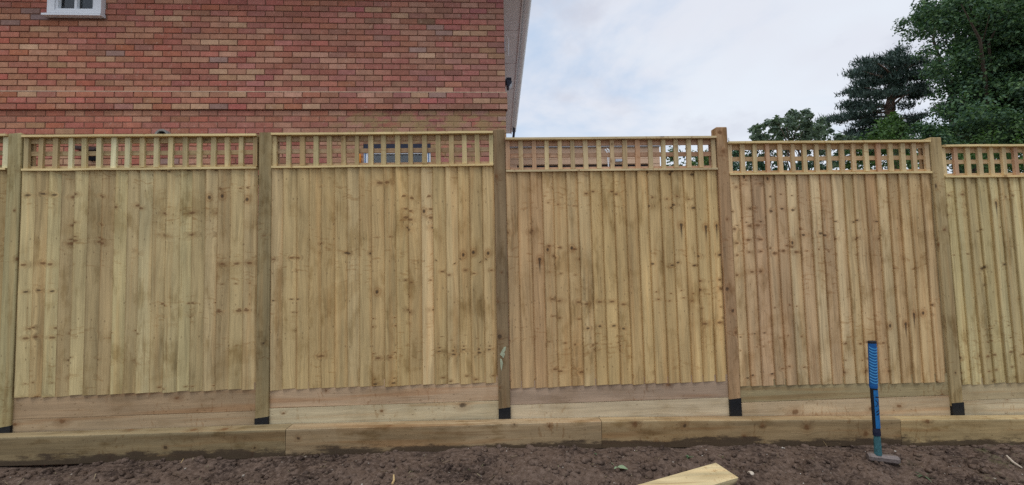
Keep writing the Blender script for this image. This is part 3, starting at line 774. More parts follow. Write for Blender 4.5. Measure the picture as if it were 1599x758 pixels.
for a, b_ in ((x0+.1125, mx_-.0145), (mx_+.0145, x1-.1125)):
    mb = MB(); mb.box(a, b_, .0, .008, z0+.086, z1-.062); mb.build('pane', M_glass, wf)
mb = MB(); n = 60
for k in range(n):
    a, b_ = x0+.09+(x1-x0-.18)*k/n, x0+.09+(x1-x0-.18)*(k+1)/n
    ya, yb = .085+.018*math.sin(k*1.15), .085+.018*math.sin((k+1)*1.15)
    mb.quad([(a, ya, z0+.065), (b_, yb, z0+.065), (b_, yb, z1-.065), (a, ya, z1-.065)])
mb.build('curtain', M_net, wf)
mb = MB(); mb.hexa([(x0-.055, yF-.012, z0-.012), (x1+.003, yF-.012, z0-.012), (x1+.003, .02, z0-.006), (x0-.055, .02, z0-.006), (x0-.055, yF-.012, z0+.012), (x1+.003, yF-.012, z0+.012), (x1+.003, .02, z0+.0215), (x0-.055, .02, z0+.0215)])
mb.build('sill', M_white, wf)
mb = MB(); mb.box(UW[0]-.05, UW[1]+.05, .31, .33, UW[2]-.05, WALL_T); mb.build('backing', M_dark, wf)

# ground floor window, mostly hidden by the fence
x0, x1, z0, z1 = LW[0]+.003, LW[1]-.003, LW[2]+.003, LW[3]-.003
mb = MB(); zt = hz(2.437)
mb.box(x0, x0+.05, .012, .09, z0, zt); mb.box(x1-.05, x1, .012, .09, z0, zt); mb.box(x0+.05, x1-.05, .012, .09, zt-.012, zt); mb.box(x0+.05, x1-.05, .012, .09, z0, z0+.05)
mb.box((x0+x1)/2-.018, (x0+x1)/2+.018, .014, .09, z0+.05, zt-.0125)
lw = mb.build('window', M_white, house); lw['label'] = 'ground floor window behind the trellis'
mb = MB(); mb.box(x0, x1, .004, .10, zt+.001, z1); mb.build('window_header', M_navy, lw)  # dark navy strip across the window head
for a, b_ in ((x0+.012, x0+.024), (x1-.030, x1-.020)):
    mb = MB(); mb.box(a, b_, .006, .0115, z0+.02, zt-.004); mb.build('blue_tape', M_blue, lw)
for a, b_ in ((x0+.05, (x0+x1)/2-.018), ((x0+x1)/2+.018, x1-.05)):
    mb = MB(); mb.box(a, b_, .045, .053, z0+.05, zt-.0125); mb.build('pane', M_glass, lw)
mb = MB(); mb.box(LW[0]-.05, LW[1]+.05, .31, .33, LW[2]-.05, LW[3]+.05); mb.build('backing', M_dark, lw)

# eaves, gutter, roof
EZ = hz(4.80)
def fpt(along, outw, z): return (along*fdx+outw*fdy, along*fdy-outw*fdx, z)
def fbox(mb, a0, a1, o0, o1, z0, z1):
    mb.hexa([fpt(a0, o0, z0), fpt(a0, o1, z0), fpt(a1, o1, z0), fpt(a1, o0, z0), fpt(a0, o0, z1), fpt(a0, o1, z1), fpt(a1, o1, z1), fpt(a1, o0, z1)])
EL = 7.05
mb = MB(); fbox(mb, -.35, EL, .0, .275, EZ, EZ+.02); fbox(mb, -.35, EL, .2765, .300, EZ-.025, EZ+.15)
for q in np.arange(.2, EL, 1.2): fbox(mb, q, q+.03, .004, .272, EZ-.006, EZ-.0005)
mb.build('soffit', M_soffit, house)
mb = MB(); gr = .062; gc = .300+gr+.004; n = 10
for k in range(n):
    t0, t1 = math.pi*k/n, math.pi*(k+1)/n
    for r_ in (gr, gr-.006):
        P_ = [(gc-r_*math.cos(t0), EZ+.075-r_*math.sin(t0)), (gc-r_*math.cos(t1), EZ+.075-r_*math.sin(t1))]
        mb.quad([fpt(-.35, P_[0][0], P_[0][1]), fpt(EL, P_[0][0], P_[0][1]), fpt(EL, P_[1][0], P_[1][1]), fpt(-.35, P_[1][0], P_[1][1])])
mb.build('gutter', M_gutter, house)
mb = MB(); dp = fpt(6.6, .355, 0)
mb.tube([(dp[0], dp[1], EZ+.06), (dp[0], dp[1], EZ-.05), (dp[0]-.03, dp[1], EZ-.32), (dp[0]-.03, dp[1], .05)], .034, 10); mb.build('downpipe', M_navy, house)
mb = MB(); rx0, rx1, ry0, ry1, rz = WALL_L-.45, .42, -.42, EL+.25, EZ+.16
mxr, run = (ry1-ry0)/2, None; rt = rz+2.4; rl, rr_ = rx0+(ry1-ry0)/2, rx1-(ry1-ry0)/2
if rl > rr_: rl = rr_ = (rx0+rx1)/2
ym = (ry0+ry1)/2
for pts in (((rx0, ry0, rz), (rx1, ry0, rz), (rr_, ym, rt), (rl, ym, rt)), ((rx1, ry1, rz), (rx0, ry1, rz), (rl, ym, rt), (rr_, ym, rt)), ((rx1, ry0, rz), (rx1, ry1, rz), (rr_, ym, rt)), ((rx0, ry1, rz), (rx0, ry0, rz), (rl, ym, rt)), ((rx0, ry1, rz), (rx1, ry1, rz), (rx1, ry0, rz), (rx0, ry0, rz))): mb.quad(pts)
mb.build('roof', M_tile, house)
mb = MB(); mb.box(WALL_L-.3, .0, -.30, -.03, EZ+.001, EZ+.021); mb.box(WALL_L-.3, .27, -.325, -.3015, EZ-.02, EZ+.15); mb.build('fascia', M_soffit, house)

# boiler flue end poking out of the wall just above the fence
def ring_mesh(cx_, cz_, ro, ri, y0, y1, n=20):
    mb = MB()
    for k in range(n):
        a, b_ = 2*math.pi*k/n, 2*math.pi*(k+1)/n
        P = lambda r_, t, y: (cx_+r_*math.cos(t), y, cz_+r_*math.sin(t))
        mb.quad([P(ro, a, y0), P(ri, a, y0), P(ri, b_, y0), P(ro, b_, y0)]); mb.quad([P(ro, a, y1), P(ro, a, y0), P(ro, b_, y0), P(ro, b_, y1)]); mb.quad([P(ri, a, y0), P(ri, a, y1), P(ri, b_, y1), P(ri, b_, y0)])
    return mb
fl = ring_mesh(-4.218, hz(2.650), .083, .058, -.06, .02).build('flue', M_flue, house)
mb = MB(); n = 20
mb.quad([(-4.218+.0595*math.cos(2*math.pi*k/n), -.03, hz(2.650)+.0595*math.sin(2*math.pi*k/n)) for k in range(n)]); mb.build('flue_inside', M_dark, fl)
# dark vent fitting behind the left trellis: a sloping hood over an open mouth
mb = MB(); x0, x1, z0, z1 = -5.22, -4.955, hz(2.355), hz(2.535)
mb.hexa([(x0, -.12, z1-.05), (x1, -.12, z1-.075), (x1, .0, z1-.075), (x0, .0, z1-.05), (x0, -.05, z1), (x1, -.05, z1-.025), (x1, .0, z1-.025), (x0, .0, z1)])
vt = mb.build('vent_hood', M_black, house)
mb = MB(); mb.box(x1-.115, x1-.012, -.05, .0, z0, z0+.075); mb.build('vent_mouth', M_dark, vt)
mb = MB(); mb.box(x1-.13, x1+.0, -.055, -.0495, z1-.0845, z1-.0755); mb.build('vent_trim', M_grey, vt)
# orange fitting beside the ground floor window
mb = MB(); q = (-1.855, hz(2.36)); mb.tube([(q[0], -.03, q[1]-.055), (q[0], -.03, q[1]-.02), (q[0]+.004, -.03, q[1]+.03), (q[0]+.008, -.03, q[1]+.055)], [.022, .026, .022, .012], 10)
o = mb.build('orange_cover', M_orange, house)
# thin white wall bracket and floodlight on the return wall
mb = MB(); mb.tube([fpt(.40, .0, hz(4.22)), fpt(.40, .055, hz(4.17)), fpt(.40, .068, hz(4.13)), fpt(.40, .060, hz(3.90))], .0045, 6); o = mb.build('wall_bracket', M_white, house)
mb = MB(); fbox(mb, .38, .42, .002, .02, hz(3.96), hz(4.12)); mb.build('bracket_plate', M_grey, o)
fl_p = hworld(*fpt(.32, .0, hz(3.49)))
flood = empty('floodlight', fl_p, 'small dark floodlight fixed at the house corner below the eave', 'floodlight'); flood.rotation_euler = (0, 0, HA+FA)
mb = MB(); mb.hexa([(.030, -.075, -.085), (.055, -.075, -.085), (.055, .075, -.085), (.030, .075, -.085), (.018, -.085, .02), (.098, -.085, -.02), (.098, .085, -.02), (.018, .085, .02)]); mb.box(.019, .09, -.08, .08, .021, .034)
mb.build('lamp_body', M_navy, flood)
mb = MB(); mb.hexa([(.059, -.065, -.078), (.062, -.065, -.080), (.062, .065, -.080), (.059, .065, -.078), (.0975, -.07, -.028), (.1005, -.07, -.029), (.1005, .07, -.029), (.0975, .07, -.028)]); mb.build('lamp_glass', M_grey, flood)
mb = MB(); mb.box(.001, .0175, -.03, .03, -.05, .03); mb.build('mounting_plate', M_navy, flood)

# flat roofed extension seen through the trellis
EO = Vector((4.035, 3.5, -.6)); ext = empty('side_extension', EO, 'low flat roofed extension with grey fascia and salmon walls behind the trellis', 'extension')
ez = lambda z: z-EO.z; EW = 2.50
mb = MB(); mb.box(0, EW, 0, 2.6, ez(2.617), ez(2.888)); mb.box(0, .16, 0, .25, 0, ez(2.6165)); mb.box(EW-.16, EW, 0, .25, 0, ez(2.6165)); mb.box(0, EW, 2.35, 2.6, 0, ez(2.6165)); mb.build('wall', M_salmon, ext)
for k, zz in enumerate((2.700, 2.785)):
    mb = MB(); mb.box(.002, EW-.002, -.006, -.0005, ez(zz-.079), ez(zz)); mb.build('cladding_board', M_salmon, ext)
mb = MB(); mb.box(.002, EW-.002, -.006, -.0005, ez(2.79), ez(2.868)); mb.build('cladding_board', M_salmon, ext)
mb = MB(); mb.box(-.0, EW+.012, -.05, -.028, ez(2.895), ez(2.985)); mb.box(EW-.010, EW+.012, -.0275, 2.6, ez(2.895), ez(2.985)); mb.build('fascia', M_grey, ext)
mb = MB(); mb.box(.0, EW-.011, -.0275, 2.6, ez(2.889), ez(2.98)); mb.build('roof', M_felt, ext)
mb = MB(); mb.box(.162, EW-.162, .07, .11, 0, ez(2.616)); mb.build('door', M_navy, ext)
pp = MB(); xa = 5.628-EO.x  # white tubes stand in for highlight stripes on one shiny pipe
pp.tube([(xa-.02, -.09, ez(2.83)), (xa+.008, -.10, ez(2.80)), (xa+.02, -.10, ez(2.72)), (xa+.045, -.10, ez(2.2))], .011, 8); pp.build('pipe_highlight', M_white, ext)
pp = MB(); pp.tube([(xa+.012, -.09, ez(2.845)), (xa+.042, -.10, ez(2.82)), (xa+.056, -.10, ez(2.72)), (xa+.085, -.10, ez(2.2))], .011, 8); pp.build('pipe_highlight', M_white, ext)
mb = MB(); mb.box(xa+.16, xa+.30, -.06, -.007, ez(2.645), ez(2.685)); mb.build('grey_box', M_grey, ext)

# ------------------------------------------------------------------ trees
def leaves(centres, radii, n_each, size, rr, flat=.6, up=.55, droop=0.0, asp=.55):
    """leaf-sized faces through a set of clumps; returns verts and four-cornered faces"""
    C_, Rd = np.array(centres), np.array(radii)
    k = np.repeat(np.arange(len(C_)), n_each); N = len(k)
    d = rr.normal(size=(N, 3)); d /= np.linalg.norm(d, axis=1)[:, None]
    rad = rr.random(N)**.6*np.where(rr.random(N) < .12, 1.35, 1.0)
    p = d*rad[:, None]*Rd[k][:, None]; p[:, 2] *= flat; p[:, 2] -= droop*(np.hypot(p[:, 0], p[:, 1])/Rd[k])**2*Rd[k]
    P = C_[k]+p
    nrm = d*(1-up)+np.array([0, 0, 1.])*up+rr.normal(size=(N, 3))*.38; nrm /= np.linalg.norm(nrm, axis=1)[:, None]
    a = np.cross(nrm, rr.normal(size=(N, 3))); a /= np.linalg.norm(a, axis=1)[:, None]; b_ = np.cross(nrm, a)
    s = size*rr.uniform(.6, 1.3, N)[:, None]
    V = np.stack([P-a*s, P+b_*s*asp+nrm*s*.12, P+a*s, P-b_*s*asp+nrm*s*.12], 1).reshape(-1, 3)
    return V, np.arange(4*N).reshape(-1, 4)


def crown_pts(rr, n, c, r, shell=.55, low=-.75):
    out_ = []
    while len(out_) < n:
        d = rr.normal(size=3); d /= np.linalg.norm(d)
        if d[2] < low: continue
        q = shell+(1-shell)*rr.random()**.7
        out_.append(np.array(c)+d*np.array(r)*q)
    return out_


def limbs(mb, base, fork, tips, rr, r0):
    mid = [(base[0]+(fork[0]-base[0])*t+rr.normal()*.06*t, base[1]+(fork[1]-base[1])*t+rr.normal()*.06*t, base[2]+(fork[2]-base[2])*t) for t in (0, .35, .7, 1)]
    mb.tube(mid, [r0*1.25, r0, r0*.85, r0*.6], 10)
    for tp in tips:
        t = rr.uniform(.45, 1.0); s = np.array(base)*(1-t)+np.array(fork)*t; e = np.array(tp); L = np.linalg.norm(e-s)
        m1 = s+(e-s)*.4+np.array([rr.normal()*.07*L, rr.normal()*.07*L, .10*L]); m2 = s+(e-s)*.75+np.array([rr.normal()*.05*L, rr.normal()*.05*L, .07*L])
        r1 = r0*.42*rr.uniform(.6, 1); mb.tube([s, m1, m2, e], [r1, r1*.6, r1*.35, .012], 6, cap=False)


# big broadleaf tree on the right
rr = np.random.default_rng(11)
tc_ = (22.9, 13.5, 8.4)
big = empty('broadleaf_tree', (22.9, 13.5, -.7), 'tall dense green broadleaf tree rising above the right end of the fence', 'tree')
tips = crown_pts(rr, 200, tc_, (4.3, 4.2, 5.6), .45, -.95)+[np.array(unproj(rr.uniform(1450, 1640), rr.uniform(60, 225), Y=11.6+rr.normal()*.7)) for q in range(70)]+[np.array(unproj(1400+rr.uniform(50, 95), rr.uniform(-20, 42), Y=12.5+rr.normal()*.5)) for q in range(26)]+[np.array(unproj(rr.uniform(1490, 1680), rr.uniform(-60, 110), Y=12.0+rr.normal()*.7)) for q in range(45)]
def bound(py): return float(np.interp(py, [-200, 0, 40, 58, 74, 100, 150, 200, 300], [1450, 1430, 1428, 1436, 1462, 1446, 1466, 1460, 1460]))
tips = [p for p in tips if p[2] > 2.2 and pix(Vector(p))[0] > bound(pix(Vector(p))[1])+38]
nov = [Vector(p)-Vector((22.9, 13.5, -.7)) for p in tips]
sub = []; sr = []
for p in nov:
    for q in range(3):
        sub.append(np.array(p)+rr.normal(size=3)*np.array([.6, .6, .4])); sr.append(rr.uniform(.35, .75))
V, Fc = leaves(sub, sr, 190, .064, rr, flat=.55, up=.5, droop=.35)
np_mesh('crown', V, Fc, M_leaf_big, big)
mb = MB(); limbs(mb, (0, 0, -.1), (0.1, .1, 7.0), [tuple(p) for p in nov[::3]], rr, .34); mb.build('trunk', M_bark, big, smooth=True)

# pine behind it
rr = np.random.default_rng(5)
pb = unproj(1392, 215, Y=18.0); pine_o = Vector((pb.x, 18.0, -.7))
pine = empty('pine_tree', pine_o, 'dark blue green pine with layered flat branches left of the big tree', 'tree')
PL = [  # pixel x, y, half width, half height of the needle masses
    (1400, 98, 34, 10), (1428, 100, 26, 12), (1372, 112, 34, 9), (1345, 118, 22, 8), (1415, 118, 34, 11), (1352, 132, 24, 9), (1385, 130, 34, 10), (1425, 138, 30, 9), (1338, 146, 20, 8), (1362, 150, 32, 9), (1400, 149, 22, 7), (1330, 165, 16, 7), (1350, 168, 28, 9), (1343, 182, 24, 8), (1320, 187, 22, 5), (1300, 190, 16, 4), (1286, 195, 12, 4), (1358, 193, 26, 9), (1352, 208, 26, 9), (1340, 216, 20, 8), (1418, 166, 14, 4), (1410, 196, 22, 5), (1430, 186, 18, 6), (1430, 205, 22, 8), (1380, 206, 20, 7), (1365, 220, 34, 9), (1322, 235, 24, 8), (1400, 228, 30, 9), (1348, 97, 10, 8), (1363, 95, 8, 7), (1394, 84, 9, 8), (1404, 82, 7, 6), (1440, 150, 22, 10), (1450, 118, 24, 10)]
cen, rads, cnt = [], [], []
VV = []
for (px, py, hw, hh) in PL:
    hh *= .62
    for q in range(max(3, int(hw*hh/9))):
        a = rr.uniform(0, 6.28); rad = rr.random()**.5
        Yd = 18.0+rr.normal()*.9
        p = unproj(px+hw*rad*math.cos(a), py+hh*rad*math.sin(a)-.25*abs(math.cos(a))*hw*.15, Y=Yd)
        cen.append(np.array(p-pine_o))
sparse = []
cen = np.array(cen); K = 17
k = np.repeat(np.arange(len(cen)), K*3); N = len(k)
base_p = cen[k]+rr.normal(size=(N, 3))*np.array([.16, .20, .05])
d = rr.normal(size=(N, 3))*.6+np.array([-.15, 0, .85]); d /= np.linalg.norm(d, axis=1)[:, None]
sd_ = np.cross(d, rr.normal(size=(N, 3))); sd_ /= np.linalg.norm(sd_, axis=1)[:, None]
L = rr.uniform(.16, .34, N)[:, None]
V = np.stack([base_p-sd_*.026, base_p+sd_*.026, base_p+d*L], 1).reshape(-1, 3)
np_mesh('crown', V, np.arange(3*N).reshape(-1, 3), M_needle, pine)
mb = MB(); tp_ = unproj(1405, 95, Y=18.0)-pine_o; kn = unproj(1389, 165, Y=18.0)-pine_o; b0 = unproj(1392, 215, Y=18.0)-pine_o
mb.tube([(0, 0, -.1), tuple(b0), tuple(kn), tuple((kn+tp_)/2), tuple(tp_)], [.30, .24, .2, .13, .05], 10)
for c_ in cen[::9]:
    t = np.clip((c_[2]-float(b0.z)*.93)/(float(tp_.z)-float(b0.z)*.93), 0, 1)*.85; s = np.array(b0)*(1-t)+np.array(tp_)*t
    mb.tube([tuple(s), tuple(s*.45+c_*.55+np.array([0, 0, .1])), tuple(c_)], [.07, .045, .015], 5, cap=False)
mb.build('trunk', M_pinebark, pine, smooth=True)


def small_tree(name, label, cat, base, pxs, Yd, n_each, size, mat, seed, r0, group=None, flat=.75, spread=.5, up=.45, bark=None):
    """a crown placed as clumps: pxs lists (pixel x, pixel y, radius in metres)"""
    rr = np.random.default_rng(seed)
    root = empty(name, base, label, cat, group); B = Vector(base)
    cs, rs = [], []
    for px, py, rad in pxs:
        p = unproj(px, py, Y=Yd+rr.normal()*spread)-B; cs.append(np.array(p)); rs.append(rad)
    sub, sr = [], []
    for c_, r_ in zip(cs, rs):
        for q in range(4):
            sub.append(c_+rr.normal(size=3)*r_*np.array([1.0, 1.0, .7])); sr.append(r_*rr.uniform(.5, 1.25))
    V, Fc = leaves(sub, sr, n_each, size, rr, flat=flat, up=up, droop=.2)
    np_mesh('crown', V, Fc, mat, root)
    mb = MB(); fk = np.mean(cs, 0); low = min(c_[2] for c_ in cs)
    limbs(mb, (0, 0, -.1), (fk[0]*.6, fk[1]*.6, max(.6, low-.1)), [tuple(c_) for c_ in cs], rr, r0); mb.build('trunk', bark or M_bark, root, smooth=True)
    return root


b_ = unproj(1240, 215, Y=9.0)
small_tree('small_tree', 'small loose grey green tree showing above the tall post panel', 'tree', (b_.x, 9.0, -.7),
           [(1250, 178, .17), (1240, 186, .17), (1212, 188, .13), (1208, 200, .18), (1228, 198, .2), (1255, 196, .2), (1270, 205, .18), (1190, 208, .2), (1178, 214, .13), (1222, 212, .22), (1245, 212, .22), (1232, 186, .15), (1256, 184, .15), (1262, 194, .15), (1200, 196, .15), (1184, 203, .15), (1275, 198, .14), (1285, 206, .14), (1268, 216, .2), (1205, 226, .22), (1236, 228, .2), (1280, 214, .16), (1300, 219, .14), (1292, 236, .2), (1258, 238, .22), (1190, 236, .2), (1216, 246, .2), (1312, 226, .15)], 9.0, 52, .062, M_leaf_small, 21, .07)
BUSH = [
    ('bright green bush between the extension and the tall post', [(1050, 248, .22), (1062, 256, .22), (1078, 250, .2), (1094, 252, .22), (1068, 268, .3), (1090, 266, .25)], 8.0, M_leaf_bush, 70, .045),
    ('dark evergreen bush seen low through the trellis beside the tall post', [(1098, 248, .16), (1112, 250, .2), (1150, 240, .26), (1164, 244, .26), (1158, 262, .32), (1180, 258, .3), (1120, 268, .3)], 9.5, M_leaf_hedge, 110, .05),
    ('loose leafy shrub seen through the trellis under the small tree', [(1206, 258, .2), (1232, 262, .22), (1258, 262, .25), (1280, 258, .2), (1240, 276, .3)], 8.5, M_leaf_hedge, 90, .045),
    ('fresh green bush in front of the pine trunk', [(1362, 214, .24), (1378, 206, .26), (1394, 204, .28), (1410, 208, .3), (1372, 226, .34), (1400, 226, .36), (1344, 232, .3), (1338, 250, .3), (1366, 252, .36), (1396, 250, .36), (1312, 252, .26)], 10.0, M_leaf_bush, 120, .055),
    ('broad mid green shrub behind the post with the yellowish panel', [(1424, 210, .3), (1446, 206, .34), (1440, 226, .36), (1462, 222, .34), (1484, 232, .36), (1430, 246, .36), (1470, 250, .36), (1500, 250, .34)], 10.5, M_leaf_big, 150, .06),
    ('leafy bush with bright new shoots at the right edge of the view', [(1520, 236, .34), (1545, 232, .34), (1570, 226, .34), (1592, 218, .36), (1610, 226, .4), (1530, 258, .36), (1560, 256, .34), (1590, 250, .38)], 9.0, M_leaf_bush, 75, .05)]
for q, (lab, pxs, Yd, mt, ne, sz) in enumerate(BUSH):
    p = unproj(sum(a[0] for a in pxs)/len(pxs), 240, Y=Yd)
    small_tree('garden_bush', lab, 'bush', (p.x, Yd, -.7), pxs, Yd, ne, sz, mt, 40+q, .05, 'bushes beyond the fence', flat=.85, spread=.3)

# ------------------------------------------------------------------ sledgehammer standing on its head
HX, HY = 6.585, -.52; HZ = gh(HX, HY)-.016
ham = empty('sledgehammer', (HX, HY, HZ), 'blue handled sledgehammer standing upright on its steel head in the soil', 'sledgehammer')
ham.scale = (1, 1, .965)
mb = MB()      # head: octagonal bar lying along x, chamfered ends
hr = .034; prof = [(-.100, .72), (-.088, 1.0), (-.03, 1.0), (-.022, .94), (.022, .94), (.03, 1.0), (.088, 1.0), (.100, .72)]
rings = [[(x_, hr*s_*1.18*math.cos(math.pi/8+k*math.pi/4), hr*.98+hr*s_*math.sin(math.pi/8+k*math.pi/4)) for k in range(8)] for x_, s_ in prof]
for a, b_ in zip(rings[:-1], rings[1:]):
    for k in range(8): mb.quad([a[k], b_[k], b_[(k+1) % 8], a[(k+1) % 8]])
mb.quad(rings[0]); mb.quad(rings[-1][::-1])
hd = mb.build('head', M_steel, ham); hd.rotation_euler = (0, R(4), R(-16))


def oval(mb, zs_, rx, ry, lean, n=16, off=0.0):
    rr_ = []
    for z, a, b_ in zip(zs_, rx, ry):
        rr_.append([(lean(z)+a*.88*math.cos(2*math.pi*k/n), b_*.88*math.sin(2*math.pi*k/n), z) for k in range(n)])
    for p, q in zip(rr_[:-1], rr_[1:]):
        for k in range(n): mb.quad([p[k], p[(k+1) % n], q[(k+1) % n], q[k]])
    mb.quad(rr_[0][::-1]); mb.quad(rr_[-1])
lean = lambda z: -.031 + .012*max(0, z-.6)/.3
z0 = .06
mb = MB(); oval(mb, [z0, .18, .205], [.030, .028, .025], [.024, .022, .020], lean); mb.build('lower_shaft', M_teal, ham)
mb = MB(); oval(mb, [.2055, .23, .26], [.031, .032, .029], [.025, .025, .023], lean); mb.build('collar', M_navy, ham)
mb = MB(); oval(mb, [.2605, .40, .56], [.0285, .029, .0295], [.0225, .0225, .023], lean); mb.build('shaft', M_blackrub, ham)
mb = MB(); zz = np.linspace(.262, .548, 9)      # blue face of the shaft, wrapped round its front
for za, zb in zip(zz[:-1], zz[1:]):
    for k in range(6):
        t0, t1 = [(-2.25+2.4*q/6) for q in (k, k+1)]
        P = lambda z, t: (lean(z)+.0272*math.cos(t), .0216*math.sin(t), z)
        mb.quad([P(za, t0), P(za, t1), P(zb, t1), P(zb, t0)])
bp_ = mb.build('blue_face', M_blue, ham)
def stroke(t0, z0_, t1, z1_, w=.0045):
    mb = MB(); n = 4
    for k in range(n):
        a, b_ = k/n, (k+1)/n
        P = lambda f_, dz: (lean(z0_+(z1_-z0_)*f_)+.0278*math.cos(t0+(t1-t0)*f_), .0222*math.sin(t0+(t1-t0)*f_), z0_+(z1_-z0_)*f_+dz)
        mb.quad([P(a, -w), P(b_, -w), P(b_, w), P(a, w)])
    mb.build('printed_mark', M_navy, bp_)
stroke(-1.9, .425, -.6, .475); stroke(-1.9, .475, -.6, .425); stroke(-1.9, .385, -.5, .408); stroke(-1.9, .362, -.5, .385); stroke(-1.9, .498, -.7, .492)
mb = MB(); oval(mb, [.5605, .575, .60, .88, .8995], [.031, .034, .033, .0335, .034], [.0255, .0265, .026, .0265, .027], lean); grip = mb.build('grip', M_gripblue, ham)
for k in range(13):                                # raised curved ribs round the grip
    zc_ = .608+k*.0215; mb = MB(); n = 10
    for q in range(n):
        t0, t1 = -2.9+2.75*q/n, -2.9+2.75*(q+1)/n
        zf = lambda t: zc_-.016*math.sin((t+2.9)/2.75*math.pi)+.006
        P = lambda t, dz, s_: (lean(zf(t)+dz)+(.0300*s_)*math.cos(t), (.0238*s_)*math.sin(t), zf(t)+dz)
        mb.quad([P(t0, -.0035, 1.05), P(t1, -.0035, 1.05), P(t1, .0035, 1.05), P(t0, .0035, 1.05)]); mb.quad([P(t0, .0035, 1.05), P(t1, .0035, 1.05), P(t1, .0055, .98), P(t0, .0055, .98)]); mb.quad([P(t0, -.0055, .98), P(t1, -.0055, .98), P(t1, -.0035, 1.05), P(t0, -.0035, 1.05)])
    mb.build('grip_rib', M_bluerib, grip)
mb = MB(); oval(mb, [.900, .912, .918], [.0345, .0345, .030], [.0275, .0275, .024], lean); mb.build('end_cap', M_blackrub, ham)

# ------------------------------------------------------------------ timber offcut at the bottom of the view
pl = [Vector((5.27, -.653, 0)), Vector((5.302, -.891, 0)), Vector((4.35, -1.28, 0)), Vector((4.31, -1.072, 0))]
zt_ = -.450; th_ = .052
mb = MB(); c0 = pl[0]; e = .004
low = [(p.x-c0.x-(.035 if q < 2 else 0), p.y-c0.y-(.012 if q < 2 else 0), 0) for q, p in enumerate(pl)]; top = [(p.x-c0.x, p.y-c0.y, th_) for p in pl]
order_ = [2, 1, 0, 3]
cc = [low[k] for k in order_]+[top[k] for k in order_]
mb.hexa(cc, 0, (3.3, 8.1))
o = mb.build('timber_offcut', M_plank, None, wc((170, 154, 118), 1.0)); o.location = (c0.x, c0.y, zt_-th_); o.rotation_euler = (R(0), R(0), 0)
tag(o, 'pale sawn timber offcut lying on the soil at the front', 'timber')
bv_ = o.modifiers.new('bevel', 'BEVEL'); bv_.width = .004; bv_.segments = 2

# bits of straw, root and wood chip lying in the soil
rr = np.random.default_rng(17); N = 420
px, py = rr.uniform(-.4, 9.0, N), rr.uniform(-1.1, -.17, N); a = rr.uniform(0, 6.28, N); L = .008+.05*rr.random(N)**2.5; w_ = rr.uniform(.0008, .0030, N)
ex, ey = np.cos(a)*L, np.sin(a)*L; nx, ny = -np.sin(a)*w_, np.cos(a)*w_
za, zb_ = ground_h(px-ex/2, py-ey/2)+.005, ground_h(px+ex/2, py+ey/2)+.005+rr.uniform(0, .012, N)
top_ = lambda sx, sy, z_: np.stack([px+sx, py+sy, z_], -1)
V = np.stack([top_(-ex/2+nx, -ey/2+ny, za), top_(-ex/2-nx, -ey/2-ny, za), top_(ex/2-nx, ey/2-ny, zb_), top_(ex/2+nx, ey/2+ny, zb_), top_(-ex/2, -ey/2, za-.003), top_(ex/2, ey/2, zb_-.003)], 1).reshape(-1, 3)
b6 = 6*np.arange(N)[:, None]
Fc = np.concatenate([b6+np.array(q)[None] for q in ((0, 1, 2, 3), (1, 4, 5, 2), (4, 0, 3, 5))])
M_debris = leaf_mat('debris', [(.10, .07, .05), (.2, .15, .09), (.34, .27, .17), (.12, .15, .06)], trans=0.0, rough=.9)
o = np_mesh('debris', V, Fc, M_debris); tag(o, 'scraps of straw, root and wood chip strewn over the soil', None, None, 'stuff')

# ------------------------------------------------------------------ small things on the soil
def leaf_blade(mb, base, dirv, L, w, curl=.3, n=5):
    d = Vector(dirv).normalized(); s = d.cross(Vector((0, 0, 1))); s = s.normalized() if s.length > .01 else Vector((1, 0, 0)); u_ = s.cross(d)
    prev = None
    for k in range(n+1):
        f_ = k/n; c_ = Vector(base)+d*L*f_+Vector((0, 0, -curl*L*f_*f_)); hw = w*math.sin(math.pi*min(1, .12+f_*.9))*.5 if k < n else .0005
        cur = (c_-s*hw+u_*hw*.25, c_, c_+s*hw+u_*hw*.25)
        if prev:
            mb.quad([prev[0], prev[1], cur[1], cur[0]]); mb.quad([prev[1], prev[2], cur[2], cur[1]])
        prev = cur


def plant(name, x, y, blades, L, w, mat, label, cat, tilt=.8, seed=1, curl=.4):
    rr = np.random.default_rng(seed); mb = MB()
    for k in range(blades):
        a = 2*math.pi*k/blades+rr.normal()*.4
        leaf_blade(mb, (rr.normal()*.004, rr.normal()*.004, 0), (math.cos(a), math.sin(a), tilt*rr.uniform(.5, 1.4)), L*rr.uniform(.6, 1.1), w*rr.uniform(.7, 1.2), curl)
    o = mb.build(name, mat); o.location = (x, y, gh(x, y)+.002); tag(o, label, cat); return o


plant('weed', 5.219, -.316, 7, .055, .018, M_weed, 'small green weed sprig growing near the timber edging', 'weed', .9, 3)
plant('grass_tuft', 6.70, -.72, 9, .085, .009, M_weed, 'thin green grass tuft in the soil near the sledgehammer', 'grass tuft', .35, 4)
plant('seedling', 4.49, -.36, 4, .022, .014, M_weed, 'tiny yellow green seedling between the leaf and the edging', 'seedling', .8, 9)
mb = MB(); leaf_blade(mb, (0, 0, .016), (1, -.25, .12), .075, .062, .25, 7); leaf_blade(mb, (0, .0, .016), (-.6, -.2, .1), .03, .03, .3, 5)
mb.tube([(0, 0, .014), (-.02, .05, .02), (-.022, .1, .012)], .0016, 5)
o = mb.build('fallen_leaf', M_dock); o.location = (4.61, -.545, gh(4.63, -.545)); tag(o, 'wilted grey green leaf lying flat on the soil', 'leaf')


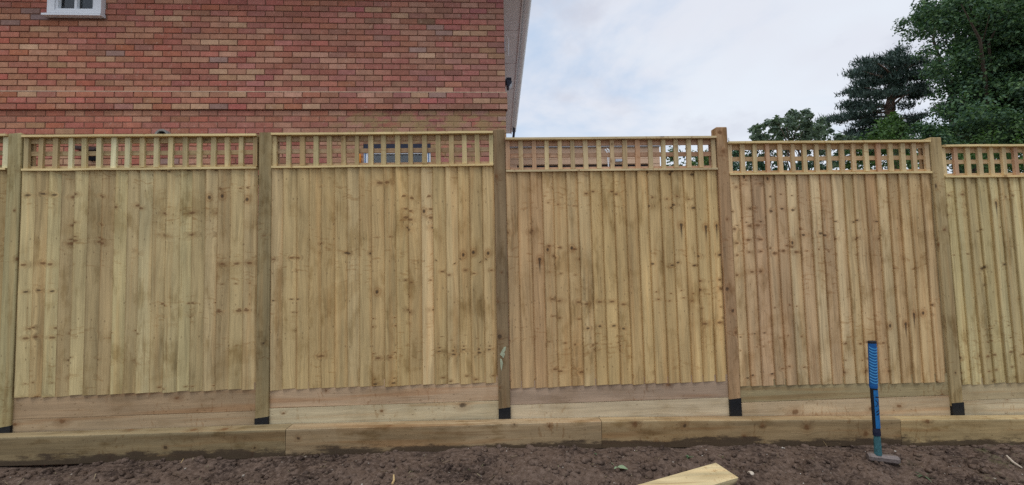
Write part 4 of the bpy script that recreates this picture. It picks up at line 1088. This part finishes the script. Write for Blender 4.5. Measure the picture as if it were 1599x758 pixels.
def stem(name, pts, rad, label, cat, mat=M_straw):
    p0 = Vector(pts[0]); mb = MB(); mb.tube([Vector(p)-p0 for p in pts], rad, 6); o = mb.build(name, mat); o.location = p0; tag(o, label, cat); return o
def on(px, py, dz=0.0, y=None, z=-.5):
    p = unproj(px, py, Z=z) if y is None else unproj(px, py, Y=y)
    return (p.x, p.y, max(p.z, gh(p.x, p.y)+dz))
g1 = unproj(278, 731, Z=gh(1.3, -.17)); g1.z = gh(g1.x, g1.y)
stem('plant_stem', [g1, (unproj(287, 716, Y=-.150)), (unproj(297, 703, Y=-.140))], [.0032, .0026, .0018], 'bent dry stem leaning on the left sleeper', 'stem')
p_ = unproj(617, 752, Z=-.48)
stem('dry_stick', [(p_.x, p_.y-.10, gh(p_.x, p_.y-.10)+.002), (p_.x-.002, p_.y-.03, gh(p_.x, p_.y)+.022), (p_.x-.012, p_.y+.015, gh(p_.x, p_.y)+.040)], [.008, .0075, .005], 'pale stub of dry stick at the bottom of the view', 'stick')
stem('twig', [on(1572, 712, .01, z=-.6), on(1582, 722, .014, z=-.6), on(1596, 731, .012, z=-.6)], [.006, .008, .005], 'grey twig lying on the soil at the far right', 'twig', M_stone)
g2 = unproj(1292, 696, Z=gh(6.2, -.14))
stem('grass_stalk', [(g2.x, g2.y, gh(g2.x, g2.y)), (g2.x-.012, g2.y+.004, gh(g2.x, g2.y)+.03), (g2.x-.032, g2.y+.006, gh(g2.x, g2.y)+.055)], [.0016, .0014, .001], 'thin curved stalk standing before the sleeper left of the sledgehammer', 'stalk')
v, f = ico(); rr = np.random.default_rng(3)
for q, (px, py, rad, lab) in enumerate(((1155, 694.5, .021, 'pale round stone against the sleeper near the timber offcut'), (1172, 743, .026, 'brown grey stone in the soil just right of the timber offcut'), (1443, 733, .011, 'small white pebble right of the sledgehammer head'))):
    z_ = -.54 if q == 0 else -.57
    p = unproj(px, py, Z=z_)
    o = np_mesh('stone', v*(1+rr.uniform(-.2, .2, (12, 1)))*rad*np.array([1.15, 1, .8]), f, M_stone, smooth=False)
    o.location = (p.x, p.y, gh(p.x, p.y)+rad*.4); md = o.modifiers.new('round', 'SUBSURF'); md.levels = md.render_levels = 2
    tag(o, lab, 'stone')
